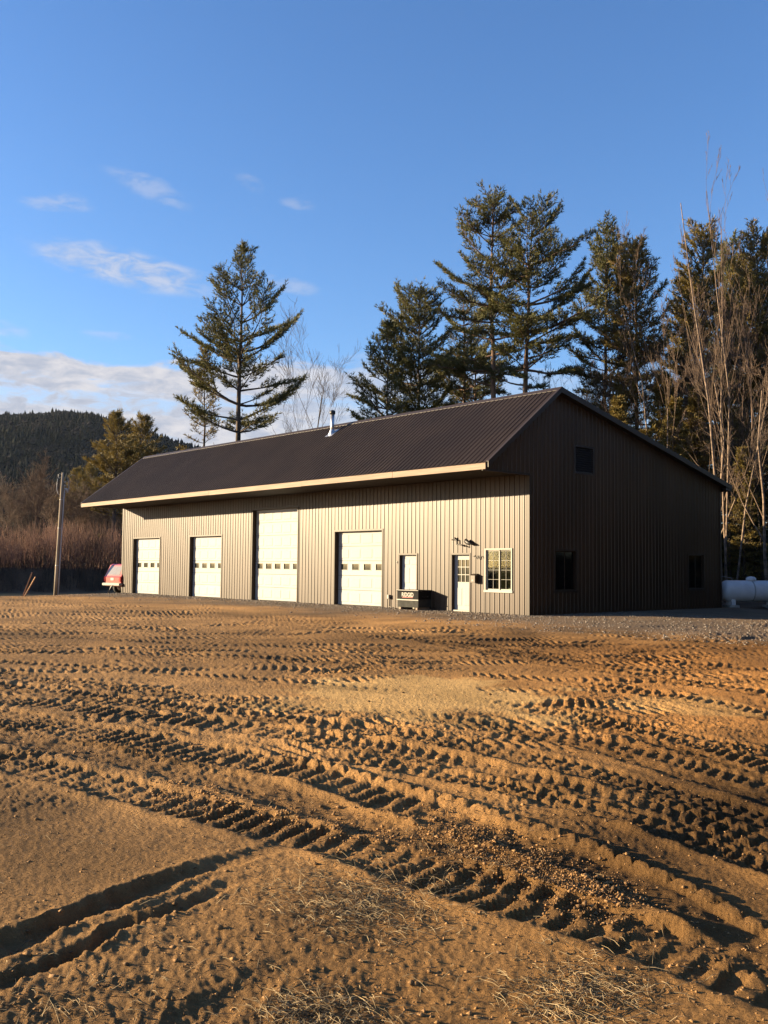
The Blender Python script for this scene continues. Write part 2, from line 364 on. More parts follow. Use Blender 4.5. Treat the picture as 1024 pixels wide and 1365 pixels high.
def track_height(x, y, h, wet):
    j1 = perlin(x * 3.1, y * 3.1, 21); j2 = perlin(x * 2.3, y * 2.3, 22); j3 = perlin(x * .9, y * .9, 23)
    j4 = perlin(x * 11, y * 11, 24)
    for k, (kind, px, w, dep, amp, pit, sl_, berm) in enumerate(TR):
        px = list(px)
        if px[-1][0] >= 1050: px.append((px[-1][0] + 400, min(2300, px[-1][1] + (px[-1][1] - px[-2][1]) * 400 / (px[-1][0] - px[-2][0]) * 1.05)))
        if px[0][0] <= -40 and kind != 'rut': px.insert(0, (px[0][0] - 120, px[0][1] - (px[1][1] - px[0][1]) * 120 / (px[1][0] - px[0][0]) * .95))
        P = catmull([gpt(*p)[:2] for p in px]); seg = np.diff(P, axis=0); sl = np.linalg.norm(seg, axis=1)
        cum = np.concatenate([[0], np.cumsum(sl)])
        m = w * 2.2
        near = np.zeros(len(x), bool)
        lo = P.min(0) - m; hi = P.max(0) + m
        idx = np.where((x > lo[0]) & (x < hi[0]) & (y > lo[1]) & (y < hi[1]))[0]
        if not len(idx): continue
        best = np.full(len(idx), 9.0); S_ = np.zeros(len(idx)); D_ = np.zeros(len(idx))
        xx = x[idx]; yy = y[idx]
        st = 4
        for i in range(0, len(seg), st):
            a = P[i]; j = min(i + st, len(seg)); v = P[j] - a; L = np.linalg.norm(v) + 1e-9; v = v / L
            mid = (a + P[j]) / 2
            q = np.where((np.abs(xx - mid[0]) < L / 2 + m) & (np.abs(yy - mid[1]) < L / 2 + m))[0]
            if not len(q): continue
            dx = xx[q] - a[0]; dy = yy[q] - a[1]
            s_ = np.clip(dx * v[0] + dy * v[1], 0, L); d_ = dx * -v[1] + dy * v[0]
            r_ = np.hypot(dx - s_ * v[0], dy - s_ * v[1])
            up_ = r_ < best[q]; qq = q[up_]
            best[qq] = r_[up_]; S_[qq] = cum[i] + s_[up_] * (cum[j] - cum[i]) / L; D_[qq] = d_[up_]
        sel = best < m
        idx = idx[sel]; s = S_[sel]; d = np.sign(D_[sel]) * best[sel]
        a1 = j1[idx]; a2 = j2[idx]; a3 = j3[idx]; a4 = j4[idx]
        s = s + .028 * a1 + .06 * a3 + .008 * a4; d = d + .024 * a2 + .010 * a4
        if kind == 'rut': d = d + .030 * a1 + .016 * a4 + .03 * a2
        ad = np.abs(d); ends = sst(s, 0, .8) * sst(cum[-1] - s, 0, 1.6 if kind == 'rut' else .8)
        ins = (1 - sst(ad, w * .82, w * 1.08)) * ends
        bm = .6 * berm * np.exp(-((ad - w * 1.22) / (.24 * w + .012)) ** 2) * ends * (.7 + .9 * a1)
        fade = np.clip(.86 + 1.0 * a3 + .5 * a1, .25, 1.25)
        if kind == 'chev':
            ph = s / pit + .5 * (d > 0) + sl_ * ad / pit; pat = sst(np.sin(2 * np.pi * ph) + .3 * a1, -.16, .22) * sst(ad, .08 * w, .18 * w)
        elif kind == 'bar':
            ph = s / pit + sl_ * d / pit; pat = sst(np.sin(2 * np.pi * ph) + .4 * a1, -.12, .25)
        elif kind == 'block':
            ph = s / pit; row = np.floor((d + w) / (w * .67)); pat = sst(np.sin(2 * np.pi * (ph + .5 * (row % 2))) + .35 * a1, -.08, .26) * sst(np.abs(np.sin(np.pi * (d + w) / (w * .67))), .1, .5)
        elif kind == 'pocket':
            pat = sst(np.sin(2 * np.pi * s / pit) + .5 * a1, .0, .35)
        else: pat = 0
        if kind == 'ridge':
            pr = np.clip(1 - (ad / w) ** 2, 0, 1) ** .6; blk = np.abs(np.sin(np.pi * s / pit))
            h[idx] = h[idx] * (1 - .6 * pr) + amp * pr * ends * (.12 + .88 * sst(blk, .10, .48)) * (.9 + .4 * a3); continue
        if kind in ('smooth', 'rut'):
            prof = np.clip(1 - (ad / (w * 1.15)) ** (4 if kind == 'smooth' else 2.6), 0, 1) * ends
            h[idx] = h[idx] * (1 - .75 * ins) - dep * prof * (.85 + .5 * a3) + bm + (.010 * a4 + .012 * a1) * prof
            wet[idx] = np.maximum(wet[idx], .6 * prof)
            continue
        h[idx] = h[idx] * (1 - .55 * ins) + (-dep - amp * (pat - .45) * fade + .008 * a4) * ins + bm
        wet[idx] = np.maximum(wet[idx], .45 * ins * fade)
    return h, wet
def build_ground():
    dense = np.linspace(-31, 33, 1060)
    th = np.concatenate([np.linspace(-180, -62, 26)[:-1], np.linspace(-62, -31, 60)[:-1], dense, np.linspace(33, 62, 60)[1:], np.linspace(62, 180, 26)[1:-1]])
    r = np.concatenate([[.35, .8, 1.3, 1.8, 2.3], np.exp(np.arange(math.log(2.6), math.log(30), .0064)),
                        np.exp(np.arange(math.log(30), math.log(85), .013)), np.exp(np.arange(math.log(85), math.log(6000), .13))])
    A, Rr = np.meshgrid(np.radians(th), r); nA, nR = len(th), len(r)
    x = (CAM[0] + Rr * (fw[0] * np.cos(A) + rt[0] * np.sin(A))).ravel(); y = (CAM[1] + Rr * (fw[1] * np.cos(A) + rt[1] * np.sin(A))).ravel()
    Rf = Rr.ravel()
    z0 = base_z(x, y)
    yard = 1 - sst(bank_dist(x, y), -2.5, -.3)
    yard *= (1 - sst(Rf, 60, 75)) * (1 - sst(y, 13.2, 14.5))
    h = np.zeros_like(x); wet = np.zeros_like(x)
    nearf = (Rf < 70)
    q = np.where(nearf)[0]; xq, yq = x[q], y[q]
    # mask of churned soil: strong on the haul road, weak beside the building and on the smooth sand
    churn = np.clip(.55 + .9 * perlin(xq / 2.6, yq / 2.6, 5), .12, 1.2)
    sc = gpt(560, 925)[:2]; so2 = gpt(905, 940)[:2]
    def blob(c, ax, a, bb):
        dx = xq - c[0]; dy = yq - c[1]; u_ = dx * rt[0] + dy * rt[1]; v_ = dx * fw[0] + dy * fw[1]
        rr = np.hypot(u_ / a, v_ / bb) + .45 * perlin(xq * .9, yq * .9, 31) + .2 * perlin(xq * 3, yq * 3, 32); return 1 - sst(rr, .65, 1.1)
    sand = np.maximum(blob(sc, 0, 1.85, 2.3), .6 * blob(so2, 0, .8, 1.0))
    lf = gpt(80, 1110)[:2]; smooth_l = blob(lf, 0, 1.1, 1.3)
    churn = churn * (1 - .75 * sand) * (1 - .6 * smooth_l)
    dB = np.maximum(np.maximum(-30.5 - xq, xq), np.maximum(-yq, yq - 12.9))
    churn *= (.25 + .75 * sst(dB, 5.5, 10))
    hq = np.zeros(len(q)); wq = np.zeros(len(q))
    # a mesh of faint older tracks everywhere
    for (ang, pit, sd) in ((.35, .15, 41), (-.1, .16, 42), (.8, .15, 43)):
        cx, sx = math.cos(YAW + ang), math.sin(YAW + ang)
        u_ = xq * cx + yq * sx + .25 * perlin(xq / 1.7, yq / 1.7, sd); v_ = -xq * sx + yq * cx + .5 * perlin(xq / 3, yq / 3, sd + 9)
        strip = sst(np.sin(v_ * 2 * np.pi / 1.3 + 3 * perlin(xq / 5, yq / 5, sd + 4)), .2, .6)
        lug = sst(np.sin(2 * np.pi * (u_ / pit + .6 * np.abs(((v_ / .65) % 1) - .5))), -.3, .5)
        msk = sst(perlin(xq / 2.2, yq / 2.2, sd + 2), -.18, .25)
        dist_ = sst(np.hypot(xq - CAM[0], yq - CAM[1]), 7.0, 9.5)
        hq -= .038 * lug * strip * msk * churn * dist_
    hq, wq = track_height(xq, yq, hq, wq)
    hq = hq * (1 - .7 * sand)
    rough = (.007 * perlin(xq * 3.3, yq * 3.3, 6) +   .004 * np.abs(perlin(xq * 7, yq * 7, 7)) + .005 * perlin(xq * 16, yq * 16, 8) + .005 * perlin(xq * 34, yq * 34, 9))
    hq += rough * (.35 + churn)
    hq *= (.18 + .82 * sst(dB, 1.5, 8)) 
    hq += .022 * perlin(xq / 1.3, yq / 1.3, 12) * sst(dB, 1, 4) * (1 - .6 * sand)
    h[q] = hq; wet[q] = wq
    z = z0 + h * yard + (1 - yard) * (.12 * perlin(x / 2, y / 2, 15) * (Rf < 400))
    # albedo of the soil itself
    n1 = perlin(x / 4, y / 4, 51)[:, None]; n2 = perlin(x / 1.1, y / 1.1, 52)[:, None]; n3 = perlin(x / 11, y / 11, 53)[:, None]
    soil = np.array([.360, .194, .068]) * (1 + .60 * n1 + .38 * n2)
    orange = np.array([.470, .205, .052]); tan = np.array([.325, .196, .086])
    sandv = np.zeros(len(x)); sandv[q] = sand
    lat = ((x - CAM[0]) * rt[0] + (y - CAM[1]) * rt[1]); dep_ = ((x - CAM[0]) * fw[0] + (y - CAM[1]) * fw[1])
    lf2 = sst(-lat / np.maximum(dep_, 1), -.1, .25)[:, None]
    soil = soil * (1 - .5 * lf2) + tan * (1 + .2 * n1 + .1 * n2) * .5 * lf2
    rf2 = (sst(lat / np.maximum(dep_, 1), .05, .3) * sst(dep_, 7, 11) * (1 - sst(dep_, 18, 25)))[:, None]
    soil = soil * (1 - .5 * rf2) + orange * (1 + .2 * n2) * .5 * rf2
    soil = soil * (1 - .7 * sandv[:, None]) + np.array([.70, .450, .175]) * (1 + .2 * n2) * .7 * sandv[:, None]
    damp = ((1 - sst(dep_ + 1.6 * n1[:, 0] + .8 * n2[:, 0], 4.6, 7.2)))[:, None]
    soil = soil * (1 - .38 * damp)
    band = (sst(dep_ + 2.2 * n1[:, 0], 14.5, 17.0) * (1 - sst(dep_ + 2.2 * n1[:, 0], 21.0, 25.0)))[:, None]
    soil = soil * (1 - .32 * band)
    soil = soil * (1 - .50 * wet[:, None])
    dBf = np.maximum(np.maximum(-30.5 - x, x), np.maximum(-y, y - 12.9))[:, None]
    grav = np.maximum((1 - sst(dBf + 1.5 * n1, 1.0, 7.5)), (sst(x + 2 * n1[:, 0], -1, 3) * sst(y, -6.0 , -2.0))[:, None])
    gcol = np.array([.165, .128, .094]) * (1 + .15 * n2)
    soil = soil * (1 - .85 * grav) + gcol * .85 * grav
    yd = yard[:, None]
    litter = np.array([.115, .078, .050]) * (1 + .4 * n2)
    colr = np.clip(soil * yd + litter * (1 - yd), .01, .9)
    i = np.arange(nR - 1)[:, None] * nA + np.arange(nA)[None, :]
    i2 = np.arange(nR - 1)[:, None] * nA + (np.arange(nA)[None, :] + 1) % nA
    F = np.stack([i, i2, i2 + nA, i + nA], -1).reshape(-1, 4)
    V = np.stack([x, y, z], 1); V = np.vstack([V, [[CAM[0], CAM[1], 0]]]); c = len(V) - 1
    k = np.arange(nA); F3 = np.stack([np.full(nA, c), (k + 1) % nA, k], 1)
    F = F[:, ::-1]; F3 = F3[:, ::-1]
    m = bpy.data.materials.new('yard_soil'); m.use_nodes = True; t = m.node_tree; hb = NB(t); p = t.nodes['Principled BSDF']
    at_ = hb.n('ShaderNodeAttribute', attribute_name='soil'); tcn = hb.n('ShaderNodeTexCoord')
    f1 = hb.noise(tcn.outputs['Object'], 42, 6, .75); f2 = hb.noise(tcn.outputs['Object'], 190, 3, .65); f3 = hb.noise(tcn.outputs['Object'], 9, 4, .6)
    vor = hb.n('ShaderNodeTexVoronoi'); vor.inputs['Scale'].default_value = 38; hb.link(tcn.outputs['Object'], vor.inputs['Vector'])
    g = hb.math('ADD', hb.math('MULTIPLY', f1, .5), hb.math('ADD', hb.math('MULTIPLY', f2, .35), hb.math('MULTIPLY', f3, .35)))
    gm = hb.n('ShaderNodeMapRange'); hb.val(g, gm.inputs[0]); gm.inputs[1].default_value = .35; gm.inputs[2].default_value = .85; gm.inputs[3].default_value = .50; gm.inputs[4].default_value = 1.45
    vm = hb.n('ShaderNodeVectorMath', operation='SCALE'); hb.link(at_.outputs['Color'], vm.inputs[0]); hb.link(gm.outputs[0], vm.inputs['Scale'])
    hb.link(vm.outputs[0], p.inputs['Base Color']); p.inputs['Roughness'].default_value = .95; p.inputs['Specular IOR Level'].default_value = .12
    bn = hb.n('ShaderNodeBump'); bn.inputs['Strength'].default_value = 1.0; bn.inputs['Distance'].default_value = .030
    hh = hb.math('ADD', hb.math('MULTIPLY', f1, .8), hb.math('ADD', hb.math('MULTIPLY', f2, .35), hb.math('MULTIPLY', vor.outputs['Distance'], -.35)))
    hb.link(hh, bn.inputs['Height']); hb.link(bn.outputs[0], p.inputs['Normal'])
    me = np_mesh('ground', V, F, m, True, F3)
    ca = me.color_attributes.new('soil', 'FLOAT_COLOR', 'POINT')
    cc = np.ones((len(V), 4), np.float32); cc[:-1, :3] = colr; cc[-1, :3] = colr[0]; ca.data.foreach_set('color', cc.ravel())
    o = ob('ground', me); tag(o, 'churned sandy yard crossed by tyre tracks', None, None, 'structure')
    return x, y, z, nA, nR, th, r
gx, gy, gz, nA, nR, gth, gr = build_ground()
GZ = gz.reshape(nR, nA)
def zat(x, y):
    """height of the built ground under points (nearest grid vertex)"""
    x = np.asarray(x, float); y = np.asarray(y, float); dx = x - CAM[0]; dy = y - CAM[1]
    a = np.degrees(np.arctan2(dx * rt[0] + dy * rt[1], dx * fw[0] + dy * fw[1])); rr = np.hypot(dx, dy)
    ia = np.clip(np.searchsorted(gth, a), 0, nA - 1); ir = np.clip(np.searchsorted(gr, rr), 0, nR - 1)
    return GZ[ir, ia]

# ------------------------------------------------------------------ the building
L, Wd, HS, HR, VR, OV, HE, HT, OB, HB, E_ = 30.436, 12.842, 4.90, 8.047, 1.4034, 2.439, 4.866, 5.1035, .4331, 5.2885, .3171
bld = thing('pole_barn', (0, 0, 0), 'long brown metal pole barn with dark ribbed roof and four white garage doors', 'building')
def roof_z(y): return HT + (y + OV) * (HR - HT) / (VR + OV) if y < VR else HR - (y - VR) * (HR - HB) / (Wd + OB - VR)
PITCH_RIB = .2286
def profile(a0, a1):
    """ribbed sheet profile between two positions: (position, height)"""
    pts = []
    k0 = math.floor(a0 / PITCH_RIB) - 1; k1 = math.ceil(a1 / PITCH_RIB) + 1
    for k in range(k0, k1 + 1):
        c = k * PITCH_RIB
        for dx, h in ((-.030, 0), (-.012, .021), (.012, .021), (.030, 0), (.068, 0), (.076, .004), (.086, .004), (.094, 0), (.134, 0), (.142, .004), (.152, .004), (.160, 0)):
            pts.append((c + dx, h))
    out = [(a, h) for a, h in pts if a0 + 1e-4 < a < a1 - 1e-4]
    def hh(a): return float(np.interp(a, [q[0] for q in pts], [q[1] for q in pts]))
    return [(a0, hh(a0))] + out + [(a1, hh(a1))]
# openings in the front wall: x0, x1, z0, z1
OPEN = dict(D1=(-29.12, -26.01, -.1, 3.13), D2=(-22.82, -19.72, -.1, 3.13), D3=(-17.01, -13.38, -.1, 4.30), D4=(-10.72, -7.64, -.1, 3.13),
            M1=(-6.61, -5.61, -.1, 2.12), M2=(-3.72, -2.79, -.1, 2.12), W=(-2.05, -.75, .78, 2.32))
GOPEN = dict(w1=(1.3545, 2.65, .785, 2.3077), w2=(10.161, 11.4565, .785, 2.3077), v=(2.55, 3.66, 5.14, 6.10))
def sheet(a0, a1, lo, hi, opens, put):
    mb = MB(); pr = profile(a0, a1)
    xs = sorted({a for o in opens for a in (o[0], o[1]) if a0 < a < a1})
    A = [p[0] for p in pr]; Hh = [p[1] for p in pr]
    allx = sorted(set(A) | set(xs))
    for i in range(len(allx) - 1):
        u0, u1 = allx[i], allx[i + 1]
        if u1 - u0 < 1e-6: continue
        m_ = (u0 + u1) / 2; h0, h1 = np.interp(u0, A, Hh), np.interp(u1, A, Hh)
        spans = [[None, None]]
        iv = [o for o in opens if o[0] <= m_ <= o[1]]
        zs = [(lo, lo)]
        cuts = sorted([(o[2], o[3]) for o in iv])
        cur = 'lo'
        segs = []; start = None
        for c0, c1 in cuts:
            segs.append((start, c0)); start = c1
        segs.append((start, None))
        for s0, s1 in segs:
            z00 = lo(u0) if s0 is None else s0; z01 = lo(u1) if s0 is None else s0
            z10 = hi(u0) if s1 is None else s1; z11 = hi(u1) if s1 is None else s1
            if z10 <= z00 + 1e-4 and z11 <= z01 + 1e-4: continue
            mb.poly([put(u0, h0, z00), put(u1, h1, z01), put(u1, h1, z11), put(u0, h0, z10)])
    return mb
PW = 4 * PITCH_RIB
def pieces(mb):
    """one MB per connected piece of sheet"""
    key = lambda p: (round(p[0], 4), round(p[1], 4), round(p[2], 4))
    par = {}
    def find(a):
        while par.setdefault(a, a) != a: a = par[a]
        return a
    eds = {}
    for fi, f in enumerate(mb.f):
        ks = [key(mb.v[q]) for q in f]
        if abs(ks[0][2] - ks[3][2]) < 1e-3 and abs(ks[1][2] - ks[2][2]) < 1e-3: continue
        # faces side by side join when their shared vertical edge overlaps
        for (p, q) in ((ks[0], ks[3]), (ks[1], ks[2])): eds.setdefault(p[:2], []).append((p[2], q[2], fi))
        find(fi)
    for lst in eds.values():
        for a in range(len(lst)):
            for c in range(a):
                if min(lst[a][1], lst[c][1]) - max(lst[a][0], lst[c][0]) > 1e-4: par[find(lst[a][2])] = find(lst[c][2])
    out = {}
    for fi, f in enumerate(mb.f):
        if fi not in par: continue
        m = out.setdefault(find(fi), MB()); m.poly([mb.v[q] for q in f])
    for m in out.values():
        # weld so a piece is one connected surface
        idx = {}; nv = []; nf = []
        for f in m.f:
            g = []
            for q in f:
                k_ = key(m.v[q])
                if k_ not in idx: idx[k_] = len(nv); nv.append(m.v[q])
                g.append(idx[k_])
            if len(set(g)) > 2: nf.append(tuple(dict.fromkeys(g)))
        m.v, m.f = nv, nf
    return list(out.values())
k = 0; xa = -L
front_edges = [-L] + [-j * PW for j in range(int(L / PW), -1, -1)]
for a0, a1 in zip(front_edges[:-1], front_edges[1:]):
    if a1 - a0 < .02: continue
    mb = sheet(a0, a1, lambda u: -.12, lambda u: HS + .05, OPEN.values(), lambda u, h, z: (u, -h, z))
    for pc in pieces(mb): pc.build('siding_panel', M['siding'], bld)
gab = [-OV + .02] + [j * PW for j in range(-2, int(Wd / PW) + 1)] + [Wd]
for a0, a1 in zip(gab[:-1], gab[1:]):
    for s0, s1 in ([(a0, a1)] if not (a0 < 0 < a1) else [(a0, 0), (0, a1)]):
        if s1 - s0 < .02: continue
        low = (lambda u: HE + .03) if s1 <= 0 else (lambda u: -.12)
        # split at the ridge so the top follows both slopes
        cuts = [s0, VR, s1] if s0 < VR < s1 else [s0, s1]
        mb = MB()
        for c0, c1 in zip(cuts[:-1], cuts[1:]):
            m2 = sheet(c0, c1, low, lambda u: roof_z(u) - .10, GOPEN.values(), lambda u, h, z: (h, u, z))
            off = len(mb.v); mb.v += m2.v; mb.f += [tuple(q + off for q in f) for f in m2.f]
        for pc in pieces(mb): pc.build('siding_panel', M['siding'], bld)
# far walls (never seen from the yard) as plain sheet
MB().poly([(-L, 0, -.1), (-L, Wd, -.1), (-L, Wd, roof_z(Wd) - .1), (-L, VR, HR - .1), (-L, 0, roof_z(0) - .1)]).build('end_wall', M['siding'], bld)
MB().poly([(-L, Wd, -.1), (0, Wd, -.1), (0, Wd, HB), (-L, Wd, HB)]).build('rear_wall', M['siding'], bld)
MB().box(-L + .1, -.1, .45, Wd - .1, -.1, -.02).build('floor_slab', M['concrete'], bld)
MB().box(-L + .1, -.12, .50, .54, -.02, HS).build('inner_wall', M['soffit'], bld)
# roof: ribbed sheets on a deck
def slope_pt(x, y, h, side):
    if side == 0: sl = (HR - HT) / (VR + OV)
    else: sl = -(HR - HB) / (Wd + OB - VR)
    n = math.hypot(sl, 1); return (x, y - h * sl / n, roof_z(y) + h / n) if side == 0 else (x, y - h * sl / n, HR + (y - VR) * sl + h / n)
red = [-L - E_] + [-j * PW for j in range(int((L) / PW), -1, -1)] + [E_]
for side, (y0, y1) in enumerate(((-OV - .04, VR), (VR, Wd + OB + .03))):
    for a0, a1 in zip(red[:-1], red[1:]):
        if a1 - a0 < .02: continue
        pr = profile(a0, a1); mb = MB()
        for (u0, h0), (u1, h1) in zip(pr[:-1], pr[1:]):
            q = [slope_pt(u0, y0 if side == 0 else y0 + 1e-4, h0 + .004, side), slope_pt(u1, y0 if side == 0 else y0 + 1e-4, h1 + .004, side), slope_pt(u1, y1 - (1e-4 if side == 0 else 0), h1 + .004, side), slope_pt(u0, y1 - (1e-4 if side == 0 else 0), h0 + .004, side)]
            mb.poly(q)
        mb.build('roof_panel', M['roof'], bld)
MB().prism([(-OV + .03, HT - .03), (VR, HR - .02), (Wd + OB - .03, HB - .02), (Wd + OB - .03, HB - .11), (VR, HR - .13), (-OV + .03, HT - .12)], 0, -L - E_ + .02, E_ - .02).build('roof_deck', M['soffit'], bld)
# rake trim on both gables, both slopes
for xe, sg in ((E_, 1), (-L - E_, -1)):
    for (y0, z0), (y1, z1) in (((-OV - .03, HT - .02), (VR, HR)), ((VR, HR), (Wd + OB + .02, HB))):
        xi = xe - sg * .012
        MB().prism([(y0, z0 + .035), (y1, z1 + .035), (y1, z1 - .165), (y0, z0 - .165)], 0, min(xe + sg * .012, xi), max(xe + sg * .012, xi)).build('rake_trim', M['rooftrim'], bld)
        MB().prism([(y0, z0 + .036), (y1, z1 + .036), (y1, z1 + .028), (y0, z0 + .028)], 0, min(xe + sg * .011, xe - sg * .10), max(xe + sg * .011, xe - sg * .10)).build('rake_flashing', M['rooftrim'], bld)
MB().prism([(VR - .16, roof_z(VR - .16) + .030), (VR, HR + .045), (VR + .16, roof_z(VR + .16) + .032), (VR + .16, roof_z(VR + .16) + .024), (VR, HR + .03), (VR - .16, roof_z(VR - .16) + .022)], 0, -L - E_ - .01, E_ + .016).build('ridge_cap', M['rooftrim'], bld)
# bare fascia boards at the front eave, butted with visible joints
jts = [-L - E_, -23.2, -17.0, -9.9, -4.35, .6 * E_]
for j, (a0, a1) in enumerate(zip(jts[:-1], jts[1:])):
    dz = (.0, .004, -.003, .003, -.002)[j]
    MB().box(a0 + .002, a1 - .002, -OV - .02 - .004 * (j % 2), -OV + .02, HE + dz, HT - .012 + dz).build('fascia_board', M['lumber'], bld, bevel=.003)
for j in range(14):
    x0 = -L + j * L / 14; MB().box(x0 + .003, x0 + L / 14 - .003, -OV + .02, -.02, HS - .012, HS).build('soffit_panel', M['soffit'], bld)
# bottom trim of the closed overhang end, corner trims, rear eave
MB().box(-.01, .034, -OV + .02, -.002, HE - .03, HE + .045).build('overhang_trim', M['rooftrim'], bld)
MB().prism([(.030, .09), (.030, -.030), (-.10, -.030), (-.10, -.022), (.022, -.022), (.022, .09)], 2, -.12, HE - .032).build('corner_trim', M['trim'], bld)
MB().prism([(.026, Wd + .01), (.026, Wd - .08), (.034, Wd - .08), (.034, Wd + .02), (-.1, Wd + .02), (-.1, Wd + .01)], 2, -.12, HB - .05).build('corner_trim', M['trim'], bld)
MB().prism([(-L - .026, .10), (-L - .034, -.030), (-L + .1, -.030), (-L + .1, -.022), (-L - .026, -.022), (-L - .022, .10)], 2, -.12, HS - .02).build('corner_trim', M['trim'], bld)
MB().box(-L - E_, E_, Wd + OB, Wd + OB + .03, HB - .24, HB - .004).build('rear_fascia', M['rooftrim'], bld)
MB().box(-L - E_ + .02, E_ - .02, Wd + .03, Wd + OB, HB - .235, HB - .215).build('rear_soffit', M['rooftrim'], bld)
MB().box(E_ - .16, E_ + .0, Wd - .02, Wd + OB - .002, HB - .20, HB - .12).build('eave_return', M['rooftrim'], bld)

def jamb(x0, x1, z0, z1, depth, parent, m=None):
    """folded metal lining of an opening, left/right/top"""
    m = m or M['trim']
    MB().box(x0 - .001, x0 + .02, -.026, depth, z0, z1).build('jamb', m, parent)
    MB().box(x1 - .02, x1 + .001, -.026, depth, z0, z1).build('jamb', m, parent)
    MB().box(x0 + .02, x1 - .02, -.026, depth, z1 - .02, z1 + .001).build('jamb', m, parent)
    fr = MB(); w = .045
    fr.box(x0 - w, x0 - .001, -.030, -.004, z0, z1 + w); fr.box(x1 + .001, x1 + w, -.030, -.004, z0, z1 + w)
    fr.box(x0 - .001, x1 + .001, -.030, -.004, z1 + .001, z1 + w)
    fr.build('opening_trim', m, parent)
    return
def garage(key, nsec, ncol):
    x0, x1, z0, z1 = OPEN[key]; dep = .20
    root = bpy.data.objects.new('garage_door', None); C.objects.link(root); root.parent = bld; root.location = (0, 0, 0)
    jamb(x0, x1, -.12, z1, dep + .06, root)
    zb = .03; sh = (z1 - .02 - zb) / nsec; xw0, xw1 = x0 + .02, x1 - .02; wrow = 2
    wz0, wz1 = 1.49, 1.74
    for s in range(nsec):
        a, c = zb + s * sh, zb + (s + 1) * sh - .014
        mb = MB(); haswin = a <= 1.6 <= c
        cw = (xw1 - xw0) / ncol
        if not haswin:
            mb.box(xw0, xw1, dep, dep + .045, a, c)
        else:
            # slab with window holes: rails and stiles
            mb.box(xw0, xw1, dep, dep + .045, a, wz0); mb.box(xw0, xw1, dep, dep + .045, wz1, c)
            edges = []
            for q in range(ncol):
                cx = xw0 + cw * (q + .5); edges.append((cx - .215, cx + .215))
            prev = xw0
            for e0, e1 in edges:
                mb.box(prev, e0, dep, dep + .045, wz0, wz1); prev = e1
                pn = MB().box(e0, e1, dep + .022, dep + .028, wz0, wz1).build('pane', M['glass'], root)
                fr = MB(); t_ = .022
                fr.box(e0 - t_, e1 + t_, dep - .010, dep, wz1, wz1 + t_); fr.box(e0 - t_, e1 + t_, dep - .010, dep, wz0 - t_, wz0)
                fr.box(e0 - t_, e0, dep - .010, dep, wz0, wz1); fr.box(e1, e1 + t_, dep - .010, dep, wz0, wz1)
                fr.build('pane_frame', M['white'], root)
            mb.box(prev, xw1, dep, dep + .045, wz0, wz1)
        # long pressed panels
        if not haswin:
            n2 = ncol
            for q in range(n2):
                p0, p1 = xw0 + cw * q + .07, xw0 + cw * (q + 1) - .07; q0, q1 = a + .10, c - .10
                i = len(mb.v); y0, y1 = dep - .0005, dep - .011; t_ = .028
                mb.v += [(p0, y0, q0), (p1, y0, q0), (p1, y0, q1), (p0, y0, q1), (p0 + t_, y1, q0 + t_), (p1 - t_, y1, q0 + t_), (p1 - t_, y1, q1 - t_), (p0 + t_, y1, q1 - t_)]
                for f in ((4, 5, 6, 7), (0, 1, 5, 4), (1, 2, 6, 5), (2, 3, 7, 6), (3, 0, 4, 7)): mb.f.append(tuple(i + g for g in f))
        mb.build('door_section', M['door'], root)
    MB().box(xw0, xw1, dep + .004, dep + .04, -.04, zb - .002).build('bottom_seal', M['rubber'], root)
garage('D1', 5, 4); garage('D2', 5, 4); garage('D3', 7, 5); garage('D4', 5, 4)

